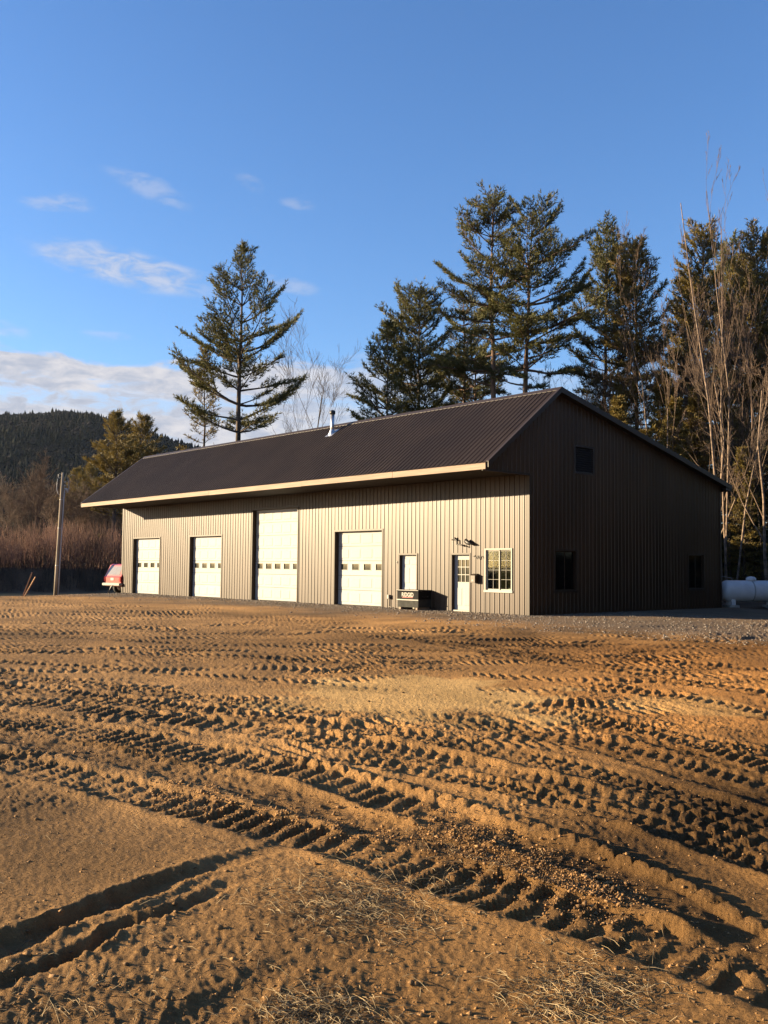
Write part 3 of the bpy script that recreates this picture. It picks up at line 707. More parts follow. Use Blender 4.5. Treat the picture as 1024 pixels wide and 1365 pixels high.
def entry(key, lites):
    x0, x1, z0, z1 = OPEN[key]; dep = .13
    root = bpy.data.objects.new('entry_door', None); C.objects.link(root); root.parent = bld
    jamb(x0, x1, -.12, z1, dep + .05, root)
    xa, xb = x0 + .02, x1 - .02; za, zb = .06, z1 - .02
    MB().box(xa, xb, .02, dep + .02, .01, za - .004).build('threshold', M['white'], root)
    mb = MB()
    def panel(p0, p1, q0, q1):
        i = len(mb.v); y0, y1 = dep - .0005, dep - .010; t_ = .022
        mb.v += [(p0, y0, q0), (p1, y0, q0), (p1, y0, q1), (p0, y0, q1), (p0 + t_, y1, q0 + t_), (p1 - t_, y1, q0 + t_), (p1 - t_, y1, q1 - t_), (p0 + t_, y1, q1 - t_)]
        for f in ((4, 5, 6, 7), (0, 1, 5, 4), (1, 2, 6, 5), (2, 3, 7, 6), (3, 0, 4, 7)): mb.f.append(tuple(i + g for g in f))
    wdt = xb - xa; mid = (xa + xb) / 2
    if lites:
        g0, g1, h0, h1 = xa + .15, xb - .13, 1.08, 1.93
        mb.box(xa, xb, dep, dep + .045, za, h0); mb.box(xa, xb, dep, dep + .045, h1, zb)
        mb.box(xa, g0, dep, dep + .045, h0, h1); mb.box(g1, xb, dep, dep + .045, h0, h1)
        for r_ in range(3):
            for c_ in range(3):
                w_, h_ = (g1 - g0) / 3, (h1 - h0) / 3
                MB().box(g0 + c_ * w_ + .012, g0 + (c_ + 1) * w_ - .012, dep + .018, dep + .024, h0 + r_ * h_ + .012, h0 + (r_ + 1) * h_ - .012).build('pane', M['glass'], root)
        mu = MB()
        for k_ in range(4):
            xx = g0 + k_ * (g1 - g0) / 3; mu.box(xx - .013, xx + .013, dep - .004, dep + .017, h0, h1)
            zz = h0 + k_ * (h1 - h0) / 3; mu.box(g0, g1, dep - .0055, dep + .0165, zz - .013, zz + .013)
        mu.build('muntin', M['white'], root)
        panel(xa + .12, mid - .05, .22, .88); panel(mid + .05, xb - .12, .22, .88)
    else:
        mb.box(xa, xb, dep, dep + .045, za, zb)
        for q0, q1 in ((.20, .84), (1.0, 1.62), (1.72, 1.95)):
            panel(xa + .12, mid - .05, q0, q1); panel(mid + .05, xb - .12, q0, q1)
    mb.build('door_leaf', M['door'], root)
    kx = xb - .07
    MB().tube([(kx, dep, .98), (kx, dep - .03, .98), (kx, dep - .04, .98), (kx, dep - .07, .98)], [.012, .012, .028, .02], 10).build('knob', M['steel'], root, True)
    MB().tube([(kx, dep, 1.12), (kx, dep - .015, 1.12)], .026, 10).build('deadbolt', M['steel'], root, True)
entry('M1', False); entry('M2', True)

# real glass for the front window, with an added olive sheet close behind it
mg = bpy.data.materials.new('clear_glass'); mg.use_nodes = True; hg = NB(mg.node_tree)
tp = hg.n('ShaderNodeBsdfTransparent'); tp.inputs[0].default_value = (.72, .74, .68, 1); gl = hg.n('ShaderNodeBsdfGlossy'); gl.inputs['Roughness'].default_value = .03; gl.inputs[0].default_value = (.8, .8, .8, 1)
fr_ = hg.n('ShaderNodeFresnel'); fr_.inputs[0].default_value = 1.5; mx = hg.n('ShaderNodeMixShader')
hg.link(hg.math('MULTIPLY', fr_.outputs[0], .35), mx.inputs[0]); hg.link(tp.outputs[0], mx.inputs[1]); hg.link(gl.outputs[0], mx.inputs[2]); hg.link(mx.outputs[0], mg.node_tree.nodes['Material Output'].inputs[0])
M['clear'] = mg
M['pane_tone'] = mat('olive_pane_tone', (.036, .033, .022), .9, .1, 3, spec=.05)
def slider(a0, a1, z0, z1, put, frame_m, glass_m, grid, parent):
    """two-sash slider; put(a, depth, z) maps to the wall"""
    root = bpy.data.objects.new('window', None); C.objects.link(root); root.parent = parent
    def bx(p0, p1, d0, d1, q0, q1):
        mb = MB(); mb.box(p0, p1, d0, d1, q0, q1); mb.v = [put(*v) for v in mb.v]; return mb
    t = .055
    for nm, args in (('frame', (a0, a0 + t, -.035, .10, z0, z1)), ('frame', (a1 - t, a1, -.035, .10, z0, z1)), ('frame', (a0 + t, a1 - t, -.035, .10, z1 - t, z1)), ('sill', (a0 - .03, a1 + .03, -.055, .10, z0 - .03, z0 + t))):
        bx(*args).build(nm, frame_m, root, bevel=.004)
    mid = (a0 + a1) / 2
    for s, (p0, p1, d) in enumerate(((a0 + t, mid + .022, .03), (mid - .022, a1 - t, .060))):
        for args in ((p0, p0 + .04, d, d + .028, z0 + t, z1 - t), (p1 - .04, p1, d, d + .028, z0 + t, z1 - t), (p0 + .04, p1 - .04, d, d + .028, z0 + t, z0 + t + .04), (p0 + .04, p1 - .04, d, d + .028, z1 - t - .04, z1 - t)):
            bx(*args).build('sash', frame_m, root)
        bx(p0 + .04, p1 - .04, d + .012, d + .016, z0 + t + .04, z1 - t - .04).build('pane', glass_m, root)
        if grid:
            cx = (p0 + p1) / 2; bx(cx - .0045, cx + .0045, d + .004, d + .011, z0 + t + .04, z1 - t - .04).build('muntin', frame_m, root)
            for k_ in range(1, 4):
                zz = z0 + t + .04 + k_ * (z1 - z0 - 2 * t - .08) / 4
                bx(p0 + .04, p1 - .04, d + .003, d + .0105, zz - .0045, zz + .0045).build('muntin', frame_m, root)
    return root
x0, x1, z0, z1 = OPEN['W']
slider(x0, x1, z0, z1, lambda a, d, z: (a, d, z), M['white'], M['clear'], True, bld)
MB().box(x0 - .05, x1 + .05, .21, .22, z0 - .1, z1 + .1).build('pane_tone_sheet', M['pane_tone'], bld)  # sheet added behind the glass to give the panes an even olive tone
MB().box(x0 - .05, x1 + .05, .101, .208, z0 - .02, z0 + .04).build('window_stool', M['white'], bld)
pb = thing('paper_box', (-.93, .155, z0 + .041), 'small white open carton standing inside the white gridded window', 'box')
MB().box(-.11, .09, -.05, .05, 0, .10).build('carton', M['white'], pb); MB().poly([(-.11, -.05, .10), (-.11, .05, .10), (-.17, .05, .19), (-.17, -.05, .19)]).build('flap', M['white'], pb)
for kk in ('w1', 'w2'):
    a0, a1, z0, z1 = GOPEN[kk]
    slider(a0, a1, z0, z1, lambda a, d, z: (-d, a, z), M['trim'], M['blackglass'], False, bld)
# louvre vent
a0, a1, z0, z1 = GOPEN['v']
vroot = bpy.data.objects.new('gable_vent', None); C.objects.link(vroot); vroot.parent = bld
MB().box(-.12, -.10, a0, a1, z0, z1).build('backing', M['black'], vroot)
for p in ((a0 - .05, a0 + .02, z0 - .05, z1 + .05), (a1 - .02, a1 + .05, z0 - .05, z1 + .05), (a0 + .02, a1 - .02, z0 - .05, z0 + .02), (a0 + .02, a1 - .02, z1 - .02, z1 + .05)):
    MB().box(-.09, .034, *p).build('frame', M['vent'], vroot)
for j in range(11):
    zz = z0 + .03 + j * (z1 - z0 - .05) / 11
    MB().prism([(-.075, zz + .075), (.005, zz), (.012, zz + .006), (-.068, zz + .081)], 1, a0 + .021, a1 - .021).build('slat', M['vent'], vroot)
for o in vroot.children:
    if o.name.startswith('slat'):
        # prism axis 1 keeps (x, z) order
        pass
# stove pipe through the roof
pr_ = bpy.data.objects.new('stove_pipe', None); C.objects.link(pr_); pr_.parent = bld; pr_.location = (-11.94, .75, roof_z(.75))
MB().tube([(0, 0, -.1), (0, 0, .86)], .092, 16).build('pipe', M['steel'], pr_, True)
MB().tube([(0, 0, -.20), (0, 0, .0), (0, 0, .16), (0, 0, .18)], [.20, .16, .105, .098], 16).build('boot', M['steel'], pr_, True)
sl_f = (HR - HT) / (VR + OV)
MB().poly([(-.24, -.24, -.24 * sl_f + .034), (.24, -.24, -.24 * sl_f + .034), (.24, .24, .24 * sl_f + .034), (-.24, .24, .24 * sl_f + .034)]).build('flashing', M['steel'], pr_)
MB().tube([(0, 0, .86), (0, 0, .88), (0, 0, 1.02), (0, 0, 1.06)], [.10, .13, .13, .05], 16).build('cap', M['black'], pr_, True)

# fittings on the front wall
lt = thing('wall_lamp', (-3.50, -.022, 2.55), 'black metal wall lamp with its shadow shaped as a cranked arm above the half glass door', 'lamp')
MB().box(-.06, .06, -.03, 0, .06, .17).build('back_plate', M['black'], lt, bevel=.004)
MB().tube([(-.16, -.05, .11), (.05, -.05, .11), (.10, -.06, .10), (.11, -.06, -.06), (.32, -.07, -.08), (.56, -.09, -.15), (.57, -.09, .03)], .024, 8).build('arm', M['black'], lt, True)  # black arm bent along the zigzag of the lamp's cast shadow
MB().tube([(.52, -.09, .03), (.60, -.10, .055), (.78, -.12, -.03), (.98, -.14, -.07)], [.02, .085, .07, .012], 12).build('lamp_shadow_end', M['black'], lt, True)  # black cone shaped after the dish end of that shadow
MB().tube([(0, -.05, .11), (0, -.05, .20)], [.02, .03], 8).build('finial', M['black'], lt, True)
hk = thing('wall_wire', (-2.36, -.022, 2.00), 'small black twisted wire on the wall beside the gridded window', 'hook')
MB().tube([(-.22, -.02, .04), (-.16, -.03, .02), (-.13, -.04, .07), (-.06, -.05, -.01), (.02, -.06, -.06), (.06, -.06, .06), (.15, -.05, .05), (.20, -.04, -.03)], .013, 6).build('wire', M['black'], hk, True)  # black wire bent to the outline of a small dark shape
MB().box(-.03, .03, -.02, 0, -.03, .04).build('back_plate', M['black'], hk)
mbx = thing('wall_box', (-2.47, -.022, 1.08), 'small tan box fixed to the wall between half glass door and window', 'wall box')
MB().box(-.12, .10, -.17, 0, 0, .27).build('body', M['siding'], mbx, bevel=.008)
MB().prism([(-.185, .272), (-.19, .29), (0, .33), (0, .31)], 0, -.125, .105).build('lid', M['trim'], mbx)
MB().box(-.05, .03, -.176, -.170, .06, .11).build('slot', M['white'], mbx)
otl = thing('outlet_box', (-7.16, -.022, .36), 'white weatherproof outlet box low on the wall beside the garage door', 'outlet')
MB().box(-.05, .05, -.10, 0, 0, .16).build('cover', M['white'], otl, bevel=.008); MB().box(-.02, .02, -.03, -.002, -.30, -.002).build('conduit', M['trim'], otl)
kp = thing('wall_fitting', (-6.72, -.030, 1.77), 'tiny white fitting on the wall beside the panelled door', 'fitting')
MB().box(-.025, .025, -.03, 0, 0, .09).build('case', M['white'], kp, bevel=.004); MB().box(-.015, .015, -.034, -.030, .01, .06).build('buttons', M['black'], kp)

# jobsite chest with its lettering
ch = thing('tool_chest', (-5.36, -.38, zat([-5.36], [-.7])[0] + .0), 'dark grey jobsite tool chest with white RIDGID lettering by the doors', 'tool chest')
cx0, cx1, cy0, cy1 = -.60, .60, -.34, .34
MB().box(cx0 + .02, cx1 - .02, cy0 + .012, cy1, .10, .40).build('lower_body', M['boxlight'], ch, bevel=.006)
MB().box(cx0 + .01, cx1 - .01, cy0, cy1, .404, .69).build('upper_body', M['boxgrey'], ch, bevel=.006)
MB().box(cx0, cx1, cy0 - .02, cy1 + .01, .694, .76).build('lid', M['boxgrey'], ch, bevel=.01)
MB().box(cx0 + .0, cx1 - .0, cy0 - .016, cy0 - .002, .36, .402).build('front_rail', M['white'], ch, bevel=.003)
MB().box(cx0 + .0, cx1 - .0, cy0 - .024, cy0 - .021, .735, .757).build('lid_edge', M['white'], ch)
for sx in (-.50, .42):
    MB().box(sx, sx + .10, cy0 + .02, cy1 - .02, -.03, .098).build('skid', M['lumber'], ch, bevel=.004)
for sx in (cx0, cx1 - .004):
    MB().tube([(sx + (-.01 if sx < 0 else .014), -.14, .52), (sx + (-.05 if sx < 0 else .054), -.12, .50), (sx + (-.05 if sx < 0 else .054), .12, .50), (sx + (-.01 if sx < 0 else .014), .14, .52)], .012, 6).build('handle', M['black'], ch, True)
cu = bpy.data.curves.new('lettering', 'FONT'); cu.body = 'RIDGID'; cu.size = .215; cu.align_x = 'CENTER'; cu.offset = .006; cu.extrude = .002
tmp = bpy.data.objects.new('lettering_curve', cu); C.objects.link(tmp); bpy.context.view_layer.update()
me = bpy.data.meshes.new_from_object(tmp.evaluated_get(bpy.context.evaluated_depsgraph_get())); bpy.data.objects.remove(tmp)
me.materials.clear(); me.materials.append(M['white'])
lo = ob('lettering', me, ch, (0.0, cy0 - .004, .505)); lo.rotation_euler = (R(90), 0, 0); lo.scale = (.92, 1, 1)
MB().box(-.30, .30, cy0 - .006, cy0 - .001, .462, .482).build('red_underline', M['red'], ch)

# ------------------------------------------------------------------ propane tank
tx, ty = 3.15, 12.95
tcx, tcy = far(1001, 45.5); tz = float(base_z(np.array([tcx]), np.array([tcy]))[0])
tk = thing('propane_tank', (tcx, tcy, tz), 'white horizontal propane tank on short legs behind the barn corner', 'tank', rz=math.atan2(rt[1], rt[0]) + R(6))
rd = .47; hl = 1.45; zc = .24 + rd
prof = [(-hl, .0)] + [(-hl + .34 * (1 - math.cos(a)), rd * math.sin(a)) for a in np.linspace(.12, math.pi / 2, 8)] + [(hl - .34 * (1 - math.cos(a)), rd * math.sin(a)) for a in np.linspace(math.pi / 2, .12, 8)] + [(hl, 0)]
MB().tube([(p[0], 0, zc) for p in prof], [max(p[1], .004) for p in prof], 28).build('shell', M['tank'], tk, True)
MB().tube([(0, 0, zc + rd - .03), (0, 0, zc + rd + .08), (0, 0, zc + rd + .15), (0, 0, zc + rd + .18)], [.22, .22, .16, .03], 18).build('dome', M['tank'], tk, True)
MB().tube([(-.06, 0, zc), (.0, 0, zc)], rd + .004, 28).build('weld_band', M['conduit'], tk, True)
for sx in (-.95, .95):
    MB().box(sx - .09, sx + .09, -.30, .30, .10, .42).build('saddle', M['tank'], tk, bevel=.01)
    MB().box(sx - .22, sx + .22, -.40, .40, -.1, .10).build('footing_block', M['concrete'], tk, bevel=.01)
MB().tube([(-.85, .02, zc + rd - .01), (-.88, .02, zc + rd + .10), (-1.1, .05, zc + rd + .14), (-1.45, .1, zc + rd + .19)], .012, 6).build('gas_line', M['conduit'], tk, True)

# ------------------------------------------------------------------ service pole, stakes
pb_ = np.array([*far(74.5, 60.5), 0.0]); pb_[2] = float(zat([pb_[0]], [pb_[1]])[0])
PD = np.hypot(pb_[0] - CAM[0], pb_[1] - CAM[1]); PH = hgt(79, 630, PD) - pb_[2]
pl = thing('utility_pole', tuple(pb_), 'weathered wooden service pole with grey conduit standing at the yard edge', 'pole')
ln = rt[:2] * (5.5 / FPX * PD); 
def pp(t, off=0, z=0): return (ln[0] * t + rt[0] * off, ln[1] * t + rt[1] * off, PH * t + z)
MB().tube([pp(0, 0, -.3)] + [pp(t) for t in (.2, .4, .6, .8, 1.0)], [.105, .10, .096, .092, .088, .08], 14).build('pole_shaft', M['polewood'], pl, True)
MB().tube([pp(.0, .17, -.1), pp(.3, .165), pp(.6, .16), pp(.80, .155), pp(.86, .17)], .04, 8).build('conduit', M['conduit'], pl, True)
MB().tube([pp(.84, .17), pp(.87, .20), pp(.865, .32), pp(.84, .36)], [.06, .085, .08, .05], 8).build('weatherhead', M['conduit'], pl, True)
for j, (t, off) in enumerate(((.895, .17), (.925, .17))):
    MB().tube([pp(t - .008, off), pp(t - .004, off), pp(t + .004, off), pp(t + .008, off)], [.03, .055, .055, .03], 10).build('insulator', M['white'], pl, True)
MB().tube([pp(.86, .34), pp(.87, .42), pp(.92, .38), pp(.96, .30), pp(.985, .55), pp(.975, .75)], .014, 6).build('service_drop', M['conduit'], pl, True)
MB().tube([pp(.985, -.10), pp(.995, -.18), pp(.985, -.27), pp(.965, -.26), pp(.955, -.19), pp(.965, -.12)], .016, 6).build('wire_loop', M['conduit'], pl, True)
MB().tube([pp(.95, -.30), pp(.90, -.32), pp(.86, -.30), pp(.83, -.22), pp(.82, -.12)], .016, 6).build('wire_loop', M['conduit'], pl, True)
for t in (.25, .55, .78):
    MB().tube([pp(t, .0), pp(t + .004, .0)], .108 - .02 * t, 12).build('strap', M['steel'], pl, True)
for (q0, q1, lab) in (((30, 795.5), (41, 763), 'taller reddish wooden stake leaning at the edge of the yard'), ((32.5, 795.5), (45.5, 769), 'shorter reddish wooden stake leaning beside the taller one')):
    p0 = gpt(*q0); D = np.hypot(p0[0] - CAM[0], p0[1] - CAM[1]); zz = float(zat([p0[0]], [p0[1]])[0]); p0[2] = zz
    hh = hgt(*q1, D) - zz; off = (q1[0] - q0[0]) / FPX * D
    st = MB().tube([(-rt[0] * off * .1, -rt[1] * off * .1, -.12), (rt[0] * off, rt[1] * off, hh)], .032, 4).build('wooden_stake', M['stake'], None, loc=tuple(p0))
    tag(st, lab, 'stake', 'stakes at the yard edge')

# ------------------------------------------------------------------ red car
cxp, cyp = far(150.5, 58.5); czp = float(base_z(np.array([cxp]), np.array([cyp]))[0])
view = np.array([cxp - CAM[0], cyp - CAM[1]]); va = math.atan2(view[1], view[0])
car = thing('parked_car', (cxp, cyp, czp), 'red sport utility vehicle parked past the end of the barn', 'car', rz=va - R(58))
# local: +x forward, rear face at x = 0, y left
side = [(.0, .52), (-.02, .95), (.02, 1.02), (.30, 1.68), (.42, 1.74), (2.6, 1.74), (2.9, 1.66), (3.35, 1.12), (4.35, 1.02), (4.55, .80), (4.55, .45), (.10, .42)]
mb = MB(); cols = []
for yy, ins in ((-.90, 0.0), (-.86, .0), (.86, .0), (.90, .0)):
    ring = []
    for (x_, z_) in side:
        k_ = .16 * max(0, (z_ - 1.0) / .74); e = .02 if abs(yy) > .88 else 0
        ring.append((x_ + (e if x_ < 1 else -e), yy * (1 - k_) , z_ - (e if z_ > 1.5 else -e * .5)))
    cols.append(ring)
n = len(side)
for r_ in cols: mb.v += r_
for a in range(3):
    for j in range(n):
        j2 = (j + 1) % n; mb.f.append((a * n + j, a * n + j2, (a + 1) * n + j2, (a + 1) * n + j))
mb.f.append(tuple(range(n))); mb.f.append(tuple(range(3 * n, 4 * n)))
mb.build('body', M['red'], car)
M['carglass'] = mat('pale_rear_glass', (.22, .21, .20), .12, .05, 2)
MB().poly([(.045, -.66, 1.10), (.045, .66, 1.10), (.262, .60, 1.60), (.262, -.60, 1.60)]).build('rear_window', M['carglass'], car)
for sgn in (-1, 1):
    for q in ((.38, 1.25), (1.32, 2.15), (2.22, 3.0)):
        yb, yt = sgn * .888, sgn * .785
        MB().poly([(q[0], yb, 1.10), (q[1], yb, 1.10), (min(q[1], 2.75), yt, 1.60), (q[0] + .08, yt, 1.60)]).build('side_window', M['blackglass'], car)
    MB().box(-.045, .02, sgn * .80 - .09, sgn * .80 + .09, .72, 1.0).build('taillight', M['tail'], car, bevel=.01)
MB().box(-.14, .10, -.92, .92, .47, .63).build('rear_bumper', M['white'], car, bevel=.03)
MB().box(4.45, 4.65, -.88, .88, .45, .66).build('front_bumper', M['black'], car, bevel=.03)
MB().box(-.035, -.02, -.16, .16, .78, .93).build('licence_plate', M['white'], car)
for wx in (.95, 3.65):
    for sgn in (-1, 1):
        wr = bpy.data.objects.new('wheel', None); C.objects.link(wr); wr.parent = car; wr.location = (wx, sgn * .80, .36)
        MB().tube([(0, -.11, 0), (0, -.10, 0), (0, .10, 0), (0, .11, 0)], [.28, .36, .36, .28], 20).build('tyre', M['rubber'], wr, True)
        MB().tube([(0, -.115, 0), (0, .115, 0)], .20, 14).build('rim', M['steel'], wr, True)
MB().tube([(-.1, -.25, .50), (-.25, -.25, .42), (-.40, -.20, .05)], .035, 8).build('hitch_bar', M['white'], car, True)

# ------------------------------------------------------------------ trees
def segs_mesh(P0, P1, R0, R1, sides):
    P0, P1 = np.asarray(P0, float), np.asarray(P1, float); R0, R1 = np.asarray(R0, float), np.asarray(R1, float)
    d = P1 - P0; d /= np.linalg.norm(d, axis=1, keepdims=True) + 1e-9
    ref = np.where(np.abs(d[:, 2:3]) < .9, np.array([[0, 0, 1.]]), np.array([[1., 0, 0]]))
    a = np.cross(d, ref); a /= np.linalg.norm(a, axis=1, keepdims=True) + 1e-9; c = np.cross(d, a)
    t = 2 * np.pi * np.arange(sides) / sides
    ringv = a[:, None] * np.cos(t)[None, :, None] + c[:, None] * np.sin(t)[None, :, None]
    V = np.concatenate([P0[:, None] + ringv * R0[:, None, None], P1[:, None] + ringv * R1[:, None, None]], 1)
    n = len(P0); base = np.arange(n)[:, None] * 2 * sides; k = np.arange(sides); k2 = (k + 1) % sides
    F = np.stack([base + k, base + k2, base + sides + k2, base + sides + k], -1).reshape(-1, 4)
    return V.reshape(-1, 3), F
def trunk_tube(P, Rr, n=10):
    m = MB(); m.tube([tuple(p) for p in P], list(Rr), n); return np.array(m.v), m.f
def join_q(lst):
    Vs, Fs, o = [], [], 0
    for V, F in lst:
        Vs.append(V); Fs.append(np.asarray(F) + o); o += len(V)
    return np.vstack(Vs), np.vstack(Fs)
def tufts(P, Dn, size, n, width, rg, spread=.75, updo=.25):
    """bundles of needles: n slim triangles from each point"""
    P = np.repeat(P, n, 0); D = np.repeat(Dn, n, 0) + rg.normal(0, spread, (len(P), 3)); D[:, 2] += updo
    D /= np.linalg.norm(D, axis=1, keepdims=True) + 1e-9
    sz = size * rg.uniform(.65, 1.25, (len(P), 1))
    q = np.cross(D, rg.normal(0, 1, (len(P), 3))); q /= np.linalg.norm(q, axis=1, keepdims=True) + 1e-9
    V = np.stack([P - q * width / 2 , P + q * width / 2, P + D * sz + q * width * .28, P + D * sz - q * width * .28], 1)
    return V.reshape(-1, 3), np.arange(len(P) * 4).reshape(-1, 4)
def pine_meshes(seed, H, base, spread, r0, dens=1.0, el_lo=-4, el_hi=48, wind=None, skip=.12, droop=0.0, dead=.5, bark='bark', leaf='needle', twig=.17, tsize=.24, nt_=5, shape='pine', whorl=.62, prof_=((0, .75), (.2, 1), (.5, .82), (.75, .52), (.92, .26), (1, .08)), tw=.36):
    rg = np.random.default_rng(seed)
    zs = np.linspace(0, H, 16); cx = np.cumsum(rg.normal(0, .035, 16)) * H / 22; cy = np.cumsum(rg.normal(0, .035, 16)) * H / 22
    cx -= cx[0]; cy -= cy[0]
    rad = r0 * np.clip(1 - zs / H, 0.015, 1) ** .8; rad[0] *= 1.2
    TP = np.stack([cx, cy, zs - .3 * (zs == 0)], 1); tv, tf = trunk_tube(TP, rad, 10)
    q4 = np.array([f for f in tf if len(f) == 4])
    P0, P1, R0, R1, TPt, TD = [], [], [], [], [], []
    def axis(z): return np.array([np.interp(z, zs, cx), np.interp(z, zs, cy), z])
    z = H * (base - .16) if dead > 0 else H * base
    while z < H * .985:
        t = (z - base * H) / (H * (1 - base)); live = t >= 0
        nb = rg.integers(4, 7) if live else rg.integers(1, 4)
        a0 = rg.uniform(0, 6.28)
        if shape == 'pine': prof = float(np.interp(t, [q[0] for q in prof_], [q[1] for q in prof_]))
        else: prof = (1 - max(t, 0)) ** .9 + .04
        for j in range(nb):
            if live and rg.random() < skip: continue
            azm = a0 + j * 6.283 / nb + rg.normal(0, .25)
            ln_ = spread * prof * rg.uniform(.60, 1.18)
            if wind is not None: ln_ *= 1 + wind[1] * math.cos(azm - wind[0])
            if not live: ln_ *= rg.uniform(.4, .9)
            e0 = R(el_lo + (el_hi - el_lo) * max(t, 0) ** 1.2 + rg.normal(0, 7)); s0 = axis(z)
            m_ = 7; pts = [s0]; e = e0; az_ = azm
            for q in range(m_):
                e += R(rg.normal(3.2 - droop * 7, 4)) * (1 if live else .3); az_ += rg.normal(0, .08)
                pts.append(pts[-1] + np.array([math.cos(az_) * math.cos(e), math.sin(az_) * math.cos(e), math.sin(e)]) * ln_ / m_)
            pts = np.array(pts); br = np.interp(np.linspace(0, 1, m_ + 1), [0, 1], [max(.018, .016 * ln_ + .008), .008])
            P0 += list(pts[:-1]); P1 += list(pts[1:]); R0 += list(br[:-1]); R1 += list(br[1:])
            if not live:
                if rg.random() > .3: continue
            # side twigs with needle bundles
            nt2 = max(4, int(ln_ / .21 * dens))
            start = (.30 if shape == 'pine' else .15) if live else .7
            for s in np.linspace(start, 1, nt2):
                kf = s * m_; i = min(int(kf), m_ - 1); p = pts[i] + (pts[i + 1] - pts[i]) * (kf - i)
                d = pts[i + 1] - pts[i]; d /= np.linalg.norm(d)
                for sg in (-1, 1):
                    if rg.random() < .12: continue
                    w = np.array([-d[1], d[0], 0]) * sg; w /= np.linalg.norm(w) + 1e-9
                    td = d * rg.uniform(.5, .9) + w * rg.uniform(.5, 1.0) + np.array([0, 0, rg.normal(.10 - .25 * droop, .09)]); td /= np.linalg.norm(td)
                    tl = (tw * ln_ * (1.05 - .80 * s) + .18) * rg.uniform(.6, 1.15) * (1 if live else .5); tl = min(tl, 1.5)
                    P0.append(p); P1.append(p + td * tl); R0.append(.009); R1.append(.004)
                    k_ = max(2, int(tl / twig)); ss = np.linspace(.25, 1, k_)[:, None]
                    TPt.append(p + td * tl * ss + rg.normal(0, .03, (k_, 3))); TD.append(np.repeat(td[None], k_, 0))
            TPt.append(pts[-1][None]); TD.append((pts[-1] - pts[-2])[None] / (np.linalg.norm(pts[-1] - pts[-2]) + 1e-9))
        z += whorl * rg.uniform(.6, 1.35) * (1 if z > base * H else 1.5) * (1.0 - .35 * max(t, 0))
    k_ = 14; TPt.append(axis(H)[None] + rg.normal(0, .1, (k_, 3)) - np.array([[0, 0, 1]]) * rg.uniform(0, 1, (k_, 1))); TD.append(np.tile([[0, 0, 1.]], (k_, 1)))
    sv, sf = segs_mesh(P0, P1, R0, R1, 4)
    V, F = join_q([(tv, q4), (sv, sf)])
    wood = np_mesh('trunk', V, F, M[bark], True)
    LV, LF = tufts(np.vstack(TPt), np.vstack(TD), tsize, nt_, .040, rg, .55, .32 - .4 * droop)
    crown = np_mesh('crown', LV, LF, M[leaf])
    return wood, crown
def bare_meshes(seed, H, r0, spread, depth, bark='barkgrey', stems=1, ang=32, upw=.35, first=.25, kids=3, minr=.008, sweep=.0):
    rg = np.random.default_rng(seed); P0, P1, R0, R1 = [], [], [], []
    def grow(p, d, ln_, r, lev):
        n_ = 4 if lev < 3 else 3; pts = [p]; dd = d.copy()
        for q in range(n_):
            dd = dd + rg.normal(0, .09 + .02 * lev, 3) + np.array([0, 0, upw * .12]); dd /= np.linalg.norm(dd); pts.append(pts[-1] + dd * ln_ / n_)
        rs = np.linspace(r, max(r * (.30 if lev == 0 else .5), minr), n_ + 1)
        for q in range(n_): P0.append(pts[q]); P1.append(pts[q + 1]); R0.append(rs[q]); R1.append(rs[q + 1])
        if lev >= depth: return
        nk = kids + (1 if lev == 0 else 0) + (rg.random() < .5)
        for c in range(int(nk) + (3 if lev == 0 else 1)):
            s = rg.uniform(first if lev == 0 else .25, .98); kf = s * n_; i = min(int(kf), n_ - 1); pp_ = pts[i] + (pts[i + 1] - pts[i]) * (kf - i)
            b_ = pts[i + 1] - pts[i]; b_ /= np.linalg.norm(b_)
            o_ = np.cross(b_, rg.normal(0, 1, 3)); o_ /= np.linalg.norm(o_) + 1e-9
            a_ = R(rg.normal(ang, 9)); nd = b_ * math.cos(a_) + o_ * math.sin(a_); nd[2] += upw * .3; nd /= np.linalg.norm(nd)
            rr = np.interp(kf, range(n_ + 1), rs)
            grow(pp_, nd, ln_ * rg.uniform(.38, .68) * (1.15 - .4 * s) * spread, max(rr * rg.uniform(.32, .52), minr), lev + 1)
    for s in range(stems):
        d = np.array([rg.normal(0, .10 if stems > 1 else .03), rg.normal(0, .10 if stems > 1 else .03), 1.0]); d /= np.linalg.norm(d)
        grow(np.array([rg.normal(0, .18) * (stems > 1), rg.normal(0, .18) * (stems > 1), -.3]), d, H * rg.uniform(.82, 1.0), r0 * (rg.uniform(.6, 1) if stems > 1 else 1), 0)
    P0, P1, R0, R1 = map(np.array, (P0, P1, R0, R1)); th_ = R0 > .03
    V1, F1 = segs_mesh(P0[th_], P1[th_], R0[th_], R1[th_], 7); V2, F2 = segs_mesh(P0[~th_], P1[~th_], R0[~th_], R1[~th_], 3)
    return np_mesh('trunk', V1, F1, M[bark], True), np_mesh('crown', V2, F2, M['twig' if bark == 'birch' else bark])
def put_tree(name, px, D, meshes, label, cat='tree', group=None, rz=0.0, sc=1.0, tilt=(0, 0), scz=None):
    x, y = far(px, D); z = float(base_z(np.array([x]), np.array([y]))[0])
    e = thing(name, (x, y, z - .05), label, cat, group, rz)
    e.rotation_euler = (tilt[0], tilt[1], rz); e.scale = (sc, sc, scz or sc)
    ob('trunk', meshes[0], e); ob('crown', meshes[1], e)
    return e
def mesh_h(px, py, D): return hgt(px, py, D)
left_az = math.atan2(-rt[1], -rt[0]); right_az = math.atan2(rt[1], rt[0])
